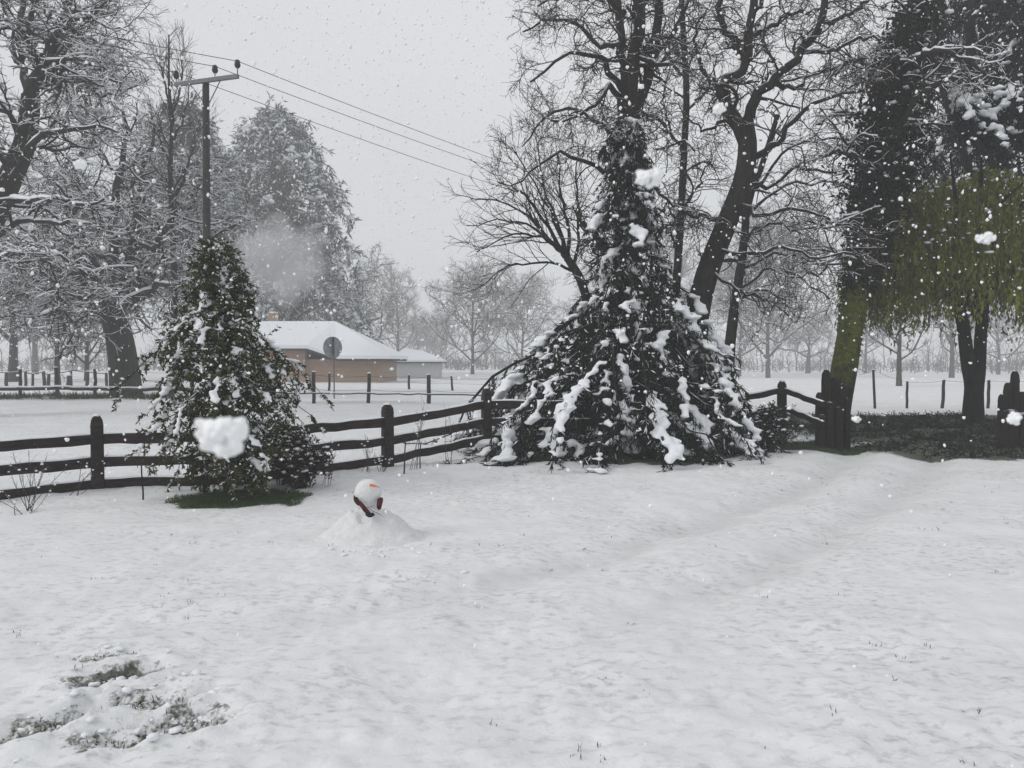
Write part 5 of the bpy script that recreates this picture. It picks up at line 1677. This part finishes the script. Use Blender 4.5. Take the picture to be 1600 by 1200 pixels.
B = np.concatenate([st[:, 1], st[:, 2], st[:, 1] * .5 + st[:, 2] * .5, st[:, 0] * .4 + st[:, 2] * .6]).repeat(2, 0)
B = B + rg.normal(0, .05, B.shape)
mb.blades(B, rg.normal(0, 1, B.shape), rg.uniform(.06, .15, len(B)), rg.uniform(.02, .045, len(B)), rg)
o = mb.build('undergrowth', 'undergrowth', smooth=False)
tag(o, 'dark low undergrowth on the bare floor beneath the trees', 'undergrowth', kind='stuff')
mb = MB()
n_ = 2600
x = rg.uniform(-31, -14, n_); y = rg.uniform(33.0, 36.8, n_)
z, b_, t_ = ground_fields(x, y)
B0 = np.column_stack([x, y, z])[(b_ > .3) & (fbm(x / .9, y / .5, 92, 3) > .02)].repeat(4, 0)
B0 = B0 + rg.normal(0, .10, B0.shape) * [1, 1, .3]
mb.blades(B0, rg.normal(0, .7, B0.shape) + [0, 0, .8], rg.uniform(.10, .32, len(B0)), .035, rg)
o = mb.build('rank_grass', 'grass', smooth=False)
tag(o, 'ragged dark grass along the foot of the far left fence', 'grass', kind='stuff')

# ------------------------------------------------------------------ falling snow
mb = MB()
rg = np.random.default_rng(800)
n = 24000
y = 1.2 + 54 * rg.uniform(0, 1, n) ** 1.15
x = rg.uniform(-1, 1, n) * (8 + .72 * y) + .5
z = rg.uniform(.15, 1, n) * (5 + .5 * y)
s_ = (.0105 + .026 * rg.uniform(0, 1, n) ** 5) * np.interp(y, [1, 3, 6, 25, 55], [.25, .5, 1.0, 1.25, 1.9])
s_ = np.minimum(s_, y * rg.uniform(.0010, .0028, n))
fp_ = np.column_stack([x, y, z]); fr_ = np.stack([s_ * rg.uniform(.8, 1.3, n), s_ * rg.uniform(.8, 1.2, n), s_ * rg.uniform(.8, 1.4, n)], 1)
big = s_ / y > .0015
mb.lumps(fp_[~big], fr_[~big], rg, .4, oct=True)
mb.lumps(fp_[big], fr_[big], rg, .38)
o = mb.build('falling_snow', 'flake')
tag(o, 'fine flakes of snow falling through the air', 'snow', kind='stuff')
def flake(label, px, py, d_, wpx, hpx, seed):
    rg = np.random.default_rng(seed)
    c = P(px, py, d_)
    n = 70
    sc_ = d_ / FPX
    q_ = norm(rg.normal(0, 1, (n, 3))) * rg.uniform(0, 1, (n, 1)) ** .4
    C = c + q_ * np.array([.42 * wpx, .34 * wpx, .42 * hpx]) * sc_
    r_ = rg.uniform(.07, .19, n) * min(wpx, hpx) * sc_
    mb = MB(); mb.lumps(C, np.stack([r_ * 1.1, r_, r_], 1), rg, .22, hi=True)
    o = mb.build('snowflake', 'flake', origin=tuple(c))
    meld(o, min(wpx, hpx) * sc_ * .035, min(wpx, hpx) * sc_ * .10, min(wpx, hpx) * sc_ * .12)
    tag(o, label, 'snowflake', 'big clumps of falling snow')
flake('very large falling snow clump in front of the small evergreen', 345, 680, .62, 92, 70, 811)
flake('falling snow clump in front of the upper stem of the drooping conifer', 1014, 277, .9, 52, 32, 812)
flake('falling snow clump before the boughs of the leaning tree', 125, 257, 1.6, 22, 17, 813)
flake('falling snow clump before the weeping yellow-green foliage', 1540, 372, 1.4, 34, 20, 814)
flake('falling snow clump in front of the stepped gate pillar', 1585, 653, 1.4, 20, 22, 815)
flake('falling snow clump against the twisted tree fork', 1124, 170, 1.6, 20, 18, 816)
flake('falling snow clump in front of the mossy trunk foot', 1338, 655, 1.8, 17, 10, 817)

# ------------------------------------------------------------------ air: thin haze of falling snow, chimney smoke
mb = MB()
mb.box((0, 1600, 15.5), (8600, 4400, 36))
m = bpy.data.materials.new('haze_air'); m.use_nodes = True; MATS['haze_air'] = m
t = m.node_tree; t.nodes.clear()
pv = t.nodes.new('ShaderNodeVolumePrincipled')
pv.inputs['Color'].default_value = (0.95, 0.96, 0.975, 1)
pv.inputs['Density'].default_value = 0.0029
pv.inputs['Anisotropy'].default_value = 0.0
om = t.nodes.new('ShaderNodeOutputMaterial')
t.links.new(pv.outputs[0], om.inputs['Volume'])
o = mb.build('haze', 'haze_air', smooth=False)
tag(o, 'pale haze of fine snow in the air', 'haze', kind='stuff')

c = P(440, 412, 58)
m = bpy.data.materials.new('smoke_air'); m.use_nodes = True; MATS['smoke_air'] = m
t = m.node_tree; t.nodes.clear()
tcn = t.nodes.new('ShaderNodeTexCoord')
ln = t.nodes.new('ShaderNodeVectorMath'); ln.operation = 'LENGTH'
mp = t.nodes.new('ShaderNodeMapping'); mp.inputs['Scale'].default_value = (1 / 4.2, 1 / 2.2, 1 / 3.6)
t.links.new(tcn.outputs['Object'], mp.inputs['Vector'])
nn_ = N(t, 'ShaderNodeTexNoise', Scale=.38, Detail=3.0)
t.links.new(tcn.outputs['Object'], nn_.inputs['Vector'])
t.links.new(mp.outputs[0], ln.inputs[0])
rr_ = math_n(t, 'ADD', ln.outputs['Value'], math_n(t, 'MULTIPLY', math_n(t, 'SUBTRACT', nn_.outputs['Fac'], .5), 1.3))
den = maprange(t, rr_, .95, .1, 0, .9)
pv = t.nodes.new('ShaderNodeVolumePrincipled')
pv.inputs['Color'].default_value = (.95, .96, .98, 1)
t.links.new(den, pv.inputs['Density'])
om = t.nodes.new('ShaderNodeOutputMaterial')
t.links.new(pv.outputs[0], om.inputs['Volume'])
mb = MB()
v0, f0 = ICO3
mb.add(v0 * np.array([4.6, 2.4, 4.0]) + c, None, f0)
o = mb.build('smoke', 'smoke_air', origin=tuple(c))
tag(o, 'puff of pale chimney smoke drifting above the tan house', 'smoke', kind='stuff')
